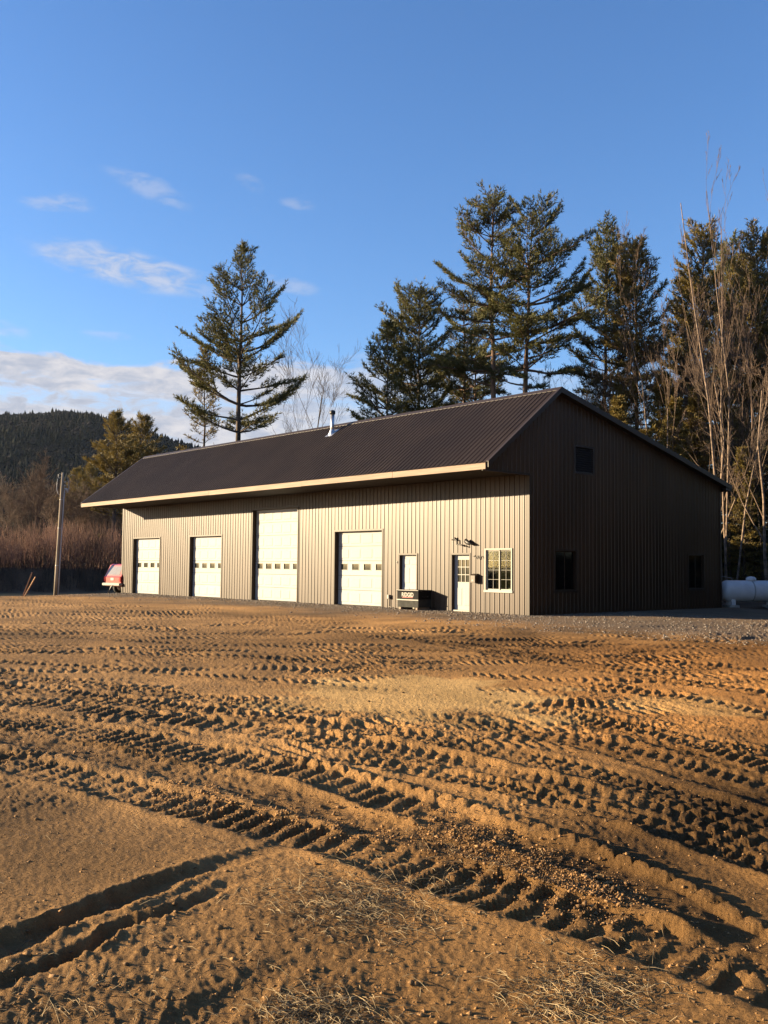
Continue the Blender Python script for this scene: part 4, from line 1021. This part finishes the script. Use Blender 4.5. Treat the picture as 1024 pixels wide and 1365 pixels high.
# the lone pine behind the barn
H1 = mesh_h(322, 330, 60)
PA = pine_meshes(101, H1, .36, 4.6, .25, dens=.95, el_lo=4, el_hi=42, skip=.26, dead=.6, leaf='needle', nt_=6, whorl=1.15, prof_=((0, .55), (.25, .95), (.45, 1), (.7, .60), (.9, .30), (1, .10)))
put_tree('white_pine', 313, 60, PA, 'tall lone white pine with ragged tiers rising behind the barn roof')
PS = pine_meshes(102, mesh_h(268, 462, 62), .30, 1.8, .14, dens=.35, el_lo=-6, el_hi=45, skip=.35, dead=.6, leaf='needle2', nt_=4, twig=.34)
put_tree('thin_pine', 266, 62, PS, 'thin sparse conifer half bare beside the lone pine', )
# pine group at the middle
PB = pine_meshes(103, mesh_h(668, 255, 58), .50, 3.7, .27, dens=1.1, el_lo=-4, el_hi=32, skip=.26, dead=.5, bark='barkred', wind=(left_az, .10), whorl=1.15, nt_=6, prof_=((0, .85), (.3, 1), (.6, .86), (.82, .62), (.95, .34), (1, .15)))
put_tree('white_pine', 660, 58, PB, 'tallest white pine with straight warm brown trunk above the roof ridge', group='pines above the roof ridge')
PC = pine_meshes(104, mesh_h(722, 275, 57), .46, 4.5, .27, dens=1.1, el_lo=-6, el_hi=30, skip=.24, dead=.8, bark='barkred', wind=(right_az, .15), whorl=1.15, nt_=6, prof_=((0, .85), (.3, 1), (.6, .86), (.82, .62), (.95, .34), (1, .15)))
put_tree('white_pine', 690, 57, PC, 'broad white pine with leaning warm brown trunk beside the tallest pine', group='pines above the roof ridge', tilt=(R(-.8), R(1.2)))
PDm = pine_meshes(105, mesh_h(562, 384, 63), .22, 4.1, .20, dens=1.0, el_lo=2, el_hi=36, skip=.08, dead=.5, wind=(left_az, .12), whorl=.85, nt_=6, prof_=((0, .85), (.3, 1), (.6, .86), (.82, .62), (.95, .34), (1, .15)))
put_tree('white_pine', 556, 63, PDm, 'medium bushy pine left of two dark pine trunks', group='pines above the roof ridge')
PE = pine_meshes(106, mesh_h(510, 430, 60), .20, 3.3, .15, dens=.9, el_lo=6, el_hi=40, skip=.1, dead=.5, wind=(left_az, .2), whorl=.85, nt_=6)
put_tree('white_pine', 515, 60, PE, 'shorter pine with upswept branches at the left end of the pine group', group='pines above the roof ridge')
e = put_tree('white_pine', 619, 66, PB, 'pine with slim dark trunk partly hidden by the tallest pine', group='pines above the roof ridge', rz=2.0, sc=.84)
e = put_tree('white_pine', 633, 69, PC, 'dark pine standing close behind the slim dark trunk', group='pines above the roof ridge', rz=1.1, sc=.80)
PH_ = pine_meshes(107, 13.5, .06, 2.6, .16, dens=1.05, el_lo=-14, el_hi=30, skip=.06, droop=.5, dead=0, leaf='hemlock', shape='cone', tsize=.20, nt_=5, whorl=.42, twig=.15)
hem_g = 'hemlocks under the tall pines'
for px, D, sc, rz, lab in ((575, 66, .92, .3, 'dense hemlock filling the space under the middle pines'), (602, 70, .80, 2.2, 'dense hemlock between the dark pine trunks above the roof'),
                           (535, 68, .80, 4.0, 'dark hemlock at the foot of the shorter pine'), (478, 70, .78, 1.7, 'low olive conifer just past the stove pipe')):
    put_tree('hemlock', px, D, PH_, lab, group=hem_g, rz=rz, sc=sc)
# right-hand wood
PF = pine_meshes(108, mesh_h(822, 294, 62), .40, 2.7, .21, dens=1.25, el_lo=4, el_hi=50, skip=.15, dead=.4, leaf='needle', whorl=.75, nt_=6, prof_=((0, .85), (.3, 1), (.6, .86), (.82, .62), (.95, .34), (1, .15)))
put_tree('white_pine', 806, 62, PF, 'slender dark pine at the left end of the right hand wood', group='pines of the right hand wood')
PG = pine_meshes(109, mesh_h(862, 318, 60), .36, 2.8, .21, dens=1.3, el_lo=0, el_hi=46, skip=.12, dead=.5, bark='barkred', leaf='needle2', whorl=.72, nt_=6, prof_=((0, .85), (.3, 1), (.6, .86), (.82, .62), (.95, .34), (1, .15)))
put_tree('white_pine', 848, 60, PG, 'narrow olive pine with reddish trunk behind the barn gable', group='pines of the right hand wood')
PI = pine_meshes(110, mesh_h(950, 292, 64), .20, 3.1, .24, dens=1.2, el_lo=-2, el_hi=44, skip=.14, dead=.4, leaf='needle2', whorl=.9, nt_=6, prof_=((0, .85), (.3, 1), (.6, .86), (.82, .62), (.95, .34), (1, .15)))  # olive needles put a warm sunlit look into the foliage colour
put_tree('white_pine', 938, 64, PI, 'large dark pine behind the pale birch stems', group='pines of the right hand wood')
put_tree('white_pine', 1000, 68, PI, 'full dark pine rising right of the pale birch stems', group='pines of the right hand wood', rz=2.4, sc=.95)
put_tree('white_pine', 1035, 60, PI, 'dark pine at the far edge of the wood beyond the tank', group='pines of the right hand wood', rz=4.1, sc=.80)
put_tree('white_pine', 922, 72, PI, 'dark pine standing behind the olive hemlocks near the gable', group='pines of the right hand wood', rz=5.2, sc=.98)
put_tree('white_pine', 1014, 60, PI, 'dark pine directly behind the propane tank dome', group='pines of the right hand wood', rz=.6, sc=.92)
put_tree('white_pine', 975, 78, PF, 'dark pine deep in the wood behind the birch', group='pines of the right hand wood', rz=1.0, sc=1.15)
PJ = pine_meshes(111, 11.0, .05, 1.9, .13, dens=1.1, el_lo=-10, el_hi=34, skip=.05, droop=.45, dead=0, leaf='needle2', shape='cone', tsize=.20, nt_=5, whorl=.38, twig=.15)
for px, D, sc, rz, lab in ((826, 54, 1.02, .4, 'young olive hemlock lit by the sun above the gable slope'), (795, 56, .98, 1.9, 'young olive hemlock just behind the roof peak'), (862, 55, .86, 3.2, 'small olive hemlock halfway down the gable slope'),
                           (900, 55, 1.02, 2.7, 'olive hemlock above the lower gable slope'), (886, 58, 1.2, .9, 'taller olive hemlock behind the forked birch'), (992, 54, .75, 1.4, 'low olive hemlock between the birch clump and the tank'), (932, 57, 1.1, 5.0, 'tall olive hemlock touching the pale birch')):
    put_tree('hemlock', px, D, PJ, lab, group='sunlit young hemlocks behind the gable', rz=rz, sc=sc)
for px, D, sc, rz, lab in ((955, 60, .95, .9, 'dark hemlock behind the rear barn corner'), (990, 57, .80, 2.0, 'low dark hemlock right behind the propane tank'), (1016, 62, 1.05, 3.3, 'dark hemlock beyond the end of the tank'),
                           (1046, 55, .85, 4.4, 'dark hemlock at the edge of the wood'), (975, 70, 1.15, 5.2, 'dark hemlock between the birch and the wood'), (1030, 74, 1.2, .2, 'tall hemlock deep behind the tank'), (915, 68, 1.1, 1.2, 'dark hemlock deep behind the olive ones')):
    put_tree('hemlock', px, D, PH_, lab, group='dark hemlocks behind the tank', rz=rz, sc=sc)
# bare trees
B1 = bare_meshes(201, mesh_h(420, 430, 64) * .80, .10, 1.0, 4, 'barkgrey', 1, 26, .6, .40, 3, .006)
put_tree('bare_tree', 393, 64, B1, 'slim leafless tree forking right of the lone pine', group='leafless trees behind the roof', tilt=(0, 0), rz=1.0)
B2 = bare_meshes(202, 9.0, .06, .9, 4, 'barkgrey', 3, 30, .6, .2, 3, .006)
for px, D, sc, rz, lab in ((345, 66, .80, .4, 'leafless multi stemmed tree low behind the lone pine'), (372, 68, .86, 2.1, 'leafless thicket tree left of the slim forking tree'), (420, 67, .88, 3.9, 'leafless thicket tree left of the stove pipe'), (445, 70, .82, 5.5, 'leafless thicket tree behind the stove pipe'), (466, 69, .85, 1.6, 'leafless stems beside the low olive conifer')):
    put_tree('bare_tree', px, D, B2, lab, group='leafless trees behind the roof', rz=rz, sc=sc)
B3 = bare_meshes(203, 14.0, .085, .85, 4, 'barkbrown', 2, 24, .7, .35, 3, .006)
for px, D, sc, rz, lab in ((755, 64, .92, .3, 'leafless tree in the gap left of the roof peak'), (772, 68, 1.02, 2.3, 'leafless tree in the gap above the roof peak'), (738, 70, .84, 4.2, 'leafless tree behind the broad leaning pine'), (800, 66, 1.0, 5.6, 'leafless tree under the slender dark pine'),
                           (830, 72, 1.08, 1.2, 'leafless tree behind the narrow olive pine'), (890, 66, 1.1, 3.4, 'leafless tree in the gap right of the narrow pine'), (912, 60, 1.02, 2.2, 'leafless tree rising above the lower gable slope'), (784, 60, .95, 3.3, 'leafless tree close behind the roof peak'), (815, 58, 1.0, .9, 'leafless tree beside the slender dark pine trunk'), (942, 58, 1.15, 4.4, 'brown leafless tree left of the pale birch clump'), (985, 55, 1.2, 1.5, 'brown leafless tree right of the pale birch clump'), (1010, 58, 1.15, 5.3, 'brown leafless tree above the propane tank')):
    put_tree('bare_tree', px, D, B3, lab, group='leafless trees of the right hand wood', rz=rz, sc=sc)
B4 = bare_meshes(204, mesh_h(878, 340, 54) * .92, .08, .72, 4, 'birch', 2, 22, .8, .40, 3, .006)
put_tree('birch_tree', 876, 54, B4, 'pale forked birch in front of the narrow olive pine', group='pale birches')
B5 = bare_meshes(205, mesh_h(985, 232, 52) * .97, .085, .46, 4, 'birch', 4, 13, 1.0, .42, 3, .006)
put_tree('birch_tree', 968, 52, B5, 'tall clump of pale birch stems at the rear barn corner', group='pale birches', scz=1.14)
B6 = bare_meshes(206, 11, .09, .85, 4, 'birch', 1, 34, .4, .30, 3, .006)
put_tree('birch_tree', 1024, 50, B6, 'pale leaning trunk at the edge of the wood past the tank', group='pale birches', tilt=(R(1), R(2)))
put_tree('birch_tree', 950, 53, B6, 'thin pale birch stem just clear of the barn corner', group='pale birches', rz=2.5, sc=1.1)
put_tree('bare_tree', 995, 56, B2, 'tangled leafless understorey tree behind the tank', group='leafless trees of the right hand wood', rz=.7, sc=.95)
put_tree('bare_tree', 1015, 54, B2, 'tangled leafless understorey tree right of the tank dome', group='leafless trees of the right hand wood', rz=3.7, sc=.8)
# left side beyond the bank
PL = pine_meshes(112, mesh_h(158, 572, 84), .30, 3.0, .22, dens=.9, el_lo=-6, el_hi=46, skip=.1, dead=.3, leaf='needle2', nt_=6, tsize=.30, bark='barkgrey')
put_tree('white_pine', 150, 84, PL, 'sunlit olive pine beyond the left end of the roof', group='pines beyond the left end of the barn')
put_tree('white_pine', 186, 88, PL, 'darker pine close behind the left rake of the roof', group='pines beyond the left end of the barn', rz=2.0, sc=1.03)
put_tree('white_pine', 118, 125, PL, 'distant dark pine between the pole and the olive pine', group='pines beyond the left end of the barn', rz=4.0, sc=.95)
put_tree('white_pine', 100, 118, PL, 'distant dark pine just right of the service pole', group='pines beyond the left end of the barn', rz=5.0, sc=.85)
put_tree('white_pine', 170, 96, PL, 'shaded pine low behind the roof corner', group='pines beyond the left end of the barn', rz=1.0, sc=.8)
B7 = bare_meshes(207, 6.6, .085, 1.0, 4, 'barkbrown', 1, 36, .45, .28, 4, .009)
B8 = bare_meshes(208, 6.2, .08, 1.0, 4, 'barkgrey', 2, 38, .4, .25, 4, .009)
lab7 = ['leafless brown tree at the left edge of the brush', 'leafless brown tree with a wide crown left of the pole', 'leafless brown tree behind the service pole', 'leafless brown tree between the stakes and the pole', 'leafless brown tree right of the service pole', 'leafless brown tree under the sunlit olive pine',
        'leafless grey tree behind the left brush', 'leafless grey tree deep behind the pole', 'leafless grey tree deep behind the olive pine', 'leafless grey tree near the barn end', 'leafless grey tree beyond the wide brown crown', 'leafless brown tree touching the roof corner']
for j, (px, D, ms, sc) in enumerate(((4, 88, B7, .85), (42, 86, B7, 1.08), (72, 90, B7, .9), (55, 96, B7, 1.05), (98, 88, B7, .78), (132, 88, B7, .7), (18, 98, B8, 1.0), (88, 98, B8, 1.0), (120, 100, B8, 1.0), (160, 92, B8, .8), (30, 104, B8, 1.15), (110, 90, B7, .9))):
    put_tree('bare_tree', px, D, ms, lab7[j], group='leafless trees beyond the brush', rz=j * 1.37, sc=sc)
# wood on the right of the yard, outside the picture but mirrored in the gable windows and shading that side from the sky
side_lab = ['tall pine at the gable end of the wood right of the yard', 'tall pine in the wood facing the gable windows', 'tall pine in the wood across from the barn corner', 'tall pine beside the open yard in the wood on the right',
            'tall pine at the yard end of the wood on the right']
for j in range(20):
    t = (j // 2) / 9; row = j % 2
    x = 15.5 + 11 * t + 4.5 * row + rng.normal(0, .6); y = 12 - 27 * t + 2.5 * row + rng.normal(0, .8)
    pine_ = (j % 4 == 1); ms = (PI if pine_ else PH_)
    e = thing('white_pine' if pine_ else 'hemlock', (x, y, -.1), side_lab[j // 4] if pine_ else 'dense hemlock of the dark wood along the right side of the yard', 'tree', 'pines along the right side of the yard' if pine_ else 'hemlocks along the right side of the yard', rz=j * 1.9)
    s_ = .85 if pine_ else 1.2 + .12 * (j % 3); e.scale = (s_, s_, s_)
    ob('trunk', ms[0], e); ob('crown', ms[1], e)

for j in range(14):
    x = 6.5 + 3.0 * (j % 7) + rng.normal(0, .5); y = 19.5 + 7.5 * (j // 7) - .55 * (x - 6) + rng.normal(0, .7)
    e = thing('hemlock', (x, y, -.3), 'dense hemlock of the dark wood along the right side of the yard', 'tree', 'hemlocks along the right side of the yard', rz=j * 2.3)
    s_ = 1.15 + .12 * (j % 3); e.scale = (s_, s_, s_)
    ob('trunk', PH_[0], e); ob('crown', PH_[1], e)

# ------------------------------------------------------------------ brush on the bank (uncountable stems)
def brush(n, name, label, dmin, dmax, hmin, hmax, matn, seed, rad, smin=-46, smax=60, twigs=2):
    rg = np.random.default_rng(seed); s = rg.uniform(smin, smax, n); d = rg.uniform(dmin, dmax, n)
    x = bA[0] + bd[0] * s + bn_[0] * d; y = bA[1] + bd[1] * s + bn_[1] * d
    z = base_z(x, y); h = rg.uniform(hmin, hmax, n) * (.8 + .35 * perlin(s / 3.0, d * 0 + .5, 77))
    p0 = np.stack([x, y, z - .05], 1); ln_ = np.stack([rg.normal(0, .10, n), rg.normal(0, .10, n), np.ones(n)], 1)
    pm = p0 + ln_ * (h * .55)[:, None]; ln2 = ln_ + np.stack([rg.normal(0, .12, n), rg.normal(0, .12, n), np.zeros(n)], 1); p1 = pm + ln2 * (h * .45)[:, None]
    A0, A1, Q0, Q1 = [p0, pm], [pm, p1], [np.full(n, rad), np.full(n, rad * .75)], [np.full(n, rad * .75), np.full(n, rad * .3)]
    for k_ in range(twigs):
        t = rg.uniform(.3, .95, n)[:, None]; q0 = p0 + (p1 - p0) * t; dr = np.stack([rg.normal(0, .38, n), rg.normal(0, .38, n), rg.uniform(.5, 1, n)], 1)
        A0.append(q0); A1.append(q0 + dr * (h * rg.uniform(.12, .32, n))[:, None]); Q0.append(np.full(n, rad * .6)); Q1.append(np.full(n, rad * .3))
    V, F = segs_mesh(np.vstack(A0), np.vstack(A1), np.concatenate(Q0), np.concatenate(Q1), 3)
    tag(ob(name, np_mesh(name, V, F, M[matn])), label, 'brush', None, 'stuff')
brush(5600, 'brush', 'thicket of reddish brown bare stems along the bank', 1.1, 7.5, 2.2, 3.7, 'brush', 301, .016, smin=-5, smax=48)
brush(3000, 'weeds', 'dark dead weeds on the face of the bank', -.3, 1.6, .5, 1.3, 'weed', 302, .013, smin=-5, smax=48, twigs=3)

# ------------------------------------------------------------------ wooded hill
HD = 1500.0
ridge_px = np.array([-420, -200, -60, 0, 60, 110, 150, 190, 230, 270, 330, 420, 560, 800, 1200, 1600])
ridge_py = 9 + np.array([585, 566, 560, 560, 559, 562, 568, 581, 592, 602, 622, 640, 662, 690, 715, 725])
def hill_z(px, t):
    """t 0 foot .. 1 crest .. 1.6 beyond"""
    crest = hgt_v(px)
    f = np.where(t < 1, np.sin(np.clip(t, 0, 1) * np.pi / 2) ** 1.15, 1 - .5 * (t - 1))
    return crest * f
def hgt_v(px):
    py = np.interp(px, ridge_px, ridge_py); return np.array([hgt(a, c, HD) for a, c in zip(np.atleast_1d(px), np.atleast_1d(py))])
hp = np.linspace(-420, 1600, 150); ht = np.linspace(0, 1.6, 40)
crest = hgt_v(hp)
dirs = np.array([ (lambda d: d[:2] / np.hypot(*d[:2]))(ray(a, 756)) for a in hp])
Vh = []
for t in ht:
    D = 620 + (HD - 620) * t
    f = np.sin(min(t, 1) * np.pi / 2) ** 1.15 if t < 1 else 1 - .5 * (t - 1)
    x = CAM[0] + dirs[:, 0] * D; y = CAM[1] + dirs[:, 1] * D
    zz = crest * f + 10 * perlin(x / 130, y / 130, 61) * min(1, t * 2) * (0 if t > .97 and t < 1.03 else 1) - 3
    Vh.append(np.stack([x, y, zz], 1))
Vh = np.array(Vh); nh, mh = Vh.shape[:2]
i = np.arange(nh - 1)[:, None] * mh + np.arange(mh - 1)[None]; Fh = np.stack([i, i + 1, i + 1 + mh, i + mh], -1).reshape(-1, 4)
M['hillfloor'] = mat('hill_floor', (.018, .015, .012), .95, .3, .01, spec=.05)
tag(ob('hill', np_mesh('hill', Vh.reshape(-1, 3), Fh, M['hillfloor'], True)), 'low wooded hill beyond the yard', None, None, 'structure')
def hill_forest(n, seed, conifer):
    rg = np.random.default_rng(seed); u = rg.uniform(0, mh - 1.001, n * 3); v = (nh - 1.001) * rg.uniform(.03, .68, n * 3) 
    px = np.interp(u, np.arange(mh), hp); keep = (px > -160) & (px < 420); u, v = u[keep][:n], v[keep][:n]; n = len(u)
    iu, iv = u.astype(int), v.astype(int); fu, fv = (u - iu)[:, None], (v - iv)[:, None]
    P = Vh[iv, iu] * (1 - fu) * (1 - fv) + Vh[iv, iu + 1] * fu * (1 - fv) + Vh[iv + 1, iu] * (1 - fu) * fv + Vh[iv + 1, iu + 1] * fu * fv
    pat = perlin(P[:, 0] / 160, P[:, 1] / 160, 66) + .5 * perlin(P[:, 0] / 45, P[:, 1] / 45, 67)
    sel = (pat > -.12) if conifer else (pat < .10); P = P[sel]; n = len(P)
    h = rg.uniform(6, 13, n) if conifer else rg.uniform(5, 9.5, n)
    k = 6; t = 2 * np.pi * np.arange(k) / k
    Vv, Ff = [], []; off = 0
    layers = ((.12, .62, .24), (.45, 1.0, .155)) if conifer else ((.20, .62, .26), (.62, .98, .30))
    for (zb, zt, rr) in layers:
        jit = rg.uniform(.6, 1.3, (n, k)); ph = rg.uniform(0, 6.28, (n, 1))
        ring = np.stack([P[:, None, 0] + np.cos(t + ph) * (h[:, None] * rr * jit), P[:, None, 1] + np.sin(t + ph) * (h[:, None] * rr * jit), P[:, None, 2] + h[:, None] * zb * rg.uniform(.85, 1.15, (n, k))], -1)
        tip = P + np.array([0, 0, 1]) * (h * zt)[:, None]
        blk = np.concatenate([ring, tip[:, None]], 1).reshape(-1, 3); Vv.append(blk)
        base_ = np.arange(n)[:, None] * (k + 1) + off; kk = np.arange(k)
        Ff.append(np.stack([base_ + kk, base_ + (kk + 1) % k, np.broadcast_to(base_ + k, (n, k))], -1).reshape(-1, 3)); off += len(blk)
    return np_mesh('forest', np.vstack(Vv), None, M['hillcon' if conifer else 'hillbare'], False, np.vstack(Ff))
M['hillcon'] = mat('far_conifers', (.011, .013, .0105), .95, .3, .05, spec=.05)
M['hillbare'] = mat('far_bare_woods', (.021, .018, .017), .95, .3, .05, spec=.05)
tag(ob('conifer_forest', hill_forest(9000, 401, True)), 'dark conifer forest covering the hill', 'forest', None, 'stuff')
tag(ob('hardwood_forest', hill_forest(9000, 402, False)), 'grey brown leafless woods in bands on the hill', 'forest', None, 'stuff')

# ------------------------------------------------------------------ loose things on the ground
def shards(P, size, rg, squash=.7):
    """irregular little lumps: jittered octahedra"""
    n = len(P); base = np.array([[1, 0, 0], [-1, 0, 0], [0, 1, 0], [0, -1, 0], [0, 0, 1], [0, 0, -1.]])
    V = base[None] * rg.uniform(.55, 1.25, (n, 6, 1)) + rg.normal(0, .22, (n, 6, 3)); V[:, :, 2] *= squash
    a = rg.uniform(0, 6.28, n); ca, sa = np.cos(a)[:, None], np.sin(a)[:, None]
    V = np.stack([V[..., 0] * ca - V[..., 1] * sa, V[..., 0] * sa + V[..., 1] * ca, V[..., 2]], -1) * size[:, None, None] + P[:, None]
    f = np.array([[0, 2, 4], [2, 1, 4], [1, 3, 4], [3, 0, 4], [2, 0, 5], [1, 2, 5], [3, 1, 5], [0, 3, 5]])
    return V.reshape(-1, 3), (f[None] + (np.arange(n) * 6)[:, None, None]).reshape(-1, 3)
def scatter_px(n, x0, x1, y0, y1, rg):
    px = rg.uniform(x0, x1, n); py = rg.uniform(y0, y1, n); P = np.array([gpt(a, c) for a, c in zip(px, py)]); P[:, 2] = zat(P[:, 0], P[:, 1]); return P
rg = np.random.default_rng(55)
Pc = [scatter_px(5200, -40, 1060, 1000, 1400, rg), scatter_px(1500, -40, 1060, 900, 1020, rg)]
sz = [rg.gamma(1.6, .0024, 5200) + .0015, rg.gamma(2, .004, 1500) + .002]
# crumbled soil heaped beside the tread ridge
t = rg.uniform(0, 1, 4200); px = 570 + 260 * t + rg.normal(0, 26, 4200); py = 1092 + 115 * t + rg.normal(0, 17, 4200)
Pq = np.array([gpt(a, c) for a, c in zip(px, py)]); Pq[:, 2] = zat(Pq[:, 0], Pq[:, 1]) + rg.uniform(0, .012, 4200); Pc.append(Pq); sz.append(rg.gamma(1.6, .0026, 4200) + .0015)
t = rg.uniform(0, 1, 1500); px = 200 + 330 * t + rg.normal(0, 14, 1500); py = 1050 + 62 * t + rg.normal(0, 12, 1500)
Pq = np.array([gpt(a, c) for a, c in zip(px, py)]); Pq[:, 2] = zat(Pq[:, 0], Pq[:, 1]) + rg.uniform(0, .008, 1500); Pc.append(Pq); sz.append(rg.gamma(1.8, .003, 1500) + .002)
V, F = shards(np.vstack(Pc), np.minimum(np.concatenate(sz), .035), rg)
tag(ob('soil_clods', np_mesh('soil_clods', V, None, M['clod'], False, F)), 'crumbs and clods of sandy soil scattered over the yard', 'soil', None, 'stuff')
# gravel by the building and to the right of it
n = 9000; xs = np.concatenate([rg.uniform(-30, 1, n), rg.uniform(0, 12, n // 2)]); ys = np.concatenate([-rg.exponential(1.3, n), rg.uniform(-6, 6, n // 2)])
P = np.stack([xs, ys, zat(xs, ys)], 1); s_ = rg.gamma(3, .006, len(P)) + .006
V, F = shards(P, np.minimum(s_, .05), rg)
tag(ob('gravel', np_mesh('gravel', V, None, M['stone'], False, F)), 'loose grey gravel along the front of the barn', 'gravel', None, 'stuff')
# straw and dead grass
def straw(cx, cy, sx, sy, n):
    px = rg.normal(cx, sx, n); py = rg.normal(cy, sy, n); P = np.array([gpt(a, c) for a, c in zip(px, np.minimum(py, 1420))]); P[:, 2] = zat(P[:, 0], P[:, 1]) + .004
    return P
Ps = np.vstack([straw(480, 1200, 62, 26, 800), straw(420, 1345, 40, 15, 300), straw(765, 1325, 60, 24, 480), straw(60, 1330, 70, 20, 80), straw(620, 1150, 60, 20, 90), straw(540, 1290, 240, 60, 160), straw(300, 1130, 160, 45, 70)])
n = len(Ps); D = rg.normal(0, 1, (n, 3)); D[:, 2] = np.abs(D[:, 2]) * .22; D /= np.linalg.norm(D, axis=1, keepdims=True)
ln_ = rg.gamma(3, .018, n)[:, None] + .02
mid = Ps + D * ln_ * .5 + np.array([0, 0, .006]); end = Ps + D * ln_; end[:, 2] -= .3 * D[:, 2] * ln_[:, 0]
V, F = segs_mesh(np.vstack([Ps, mid]), np.vstack([mid, end]), np.full(2 * n, .0012), np.concatenate([np.full(n, .0012), np.full(n, .0006)]), 3)
tag(ob('straw', np_mesh('straw', V, F, M['straw'])), 'scattered straw and dead grass in the foreground soil', 'straw', None, 'stuff')

# ------------------------------------------------------------------ air
hz = bpy.data.materials.new('thin_haze'); hz.use_nodes = True; hz.node_tree.nodes.clear(); hh_ = NB(hz.node_tree)
pv = hh_.n('ShaderNodeVolumePrincipled'); pv.inputs['Color'].default_value = (.62, .78, 1.0, 1); pv.inputs['Density'].default_value = 0.00002; pv.inputs['Anisotropy'].default_value = .2
oo = hh_.n('ShaderNodeOutputMaterial'); hh_.link(pv.outputs[0], oo.inputs['Volume'])
c0 = CAM[:2] + fw[:2] * 0
tag(MB().box(-7000, 7000, -7000, 7000, -14, 330).build('haze', hz), 'thin evening haze over the valley', None, None, 'stuff')
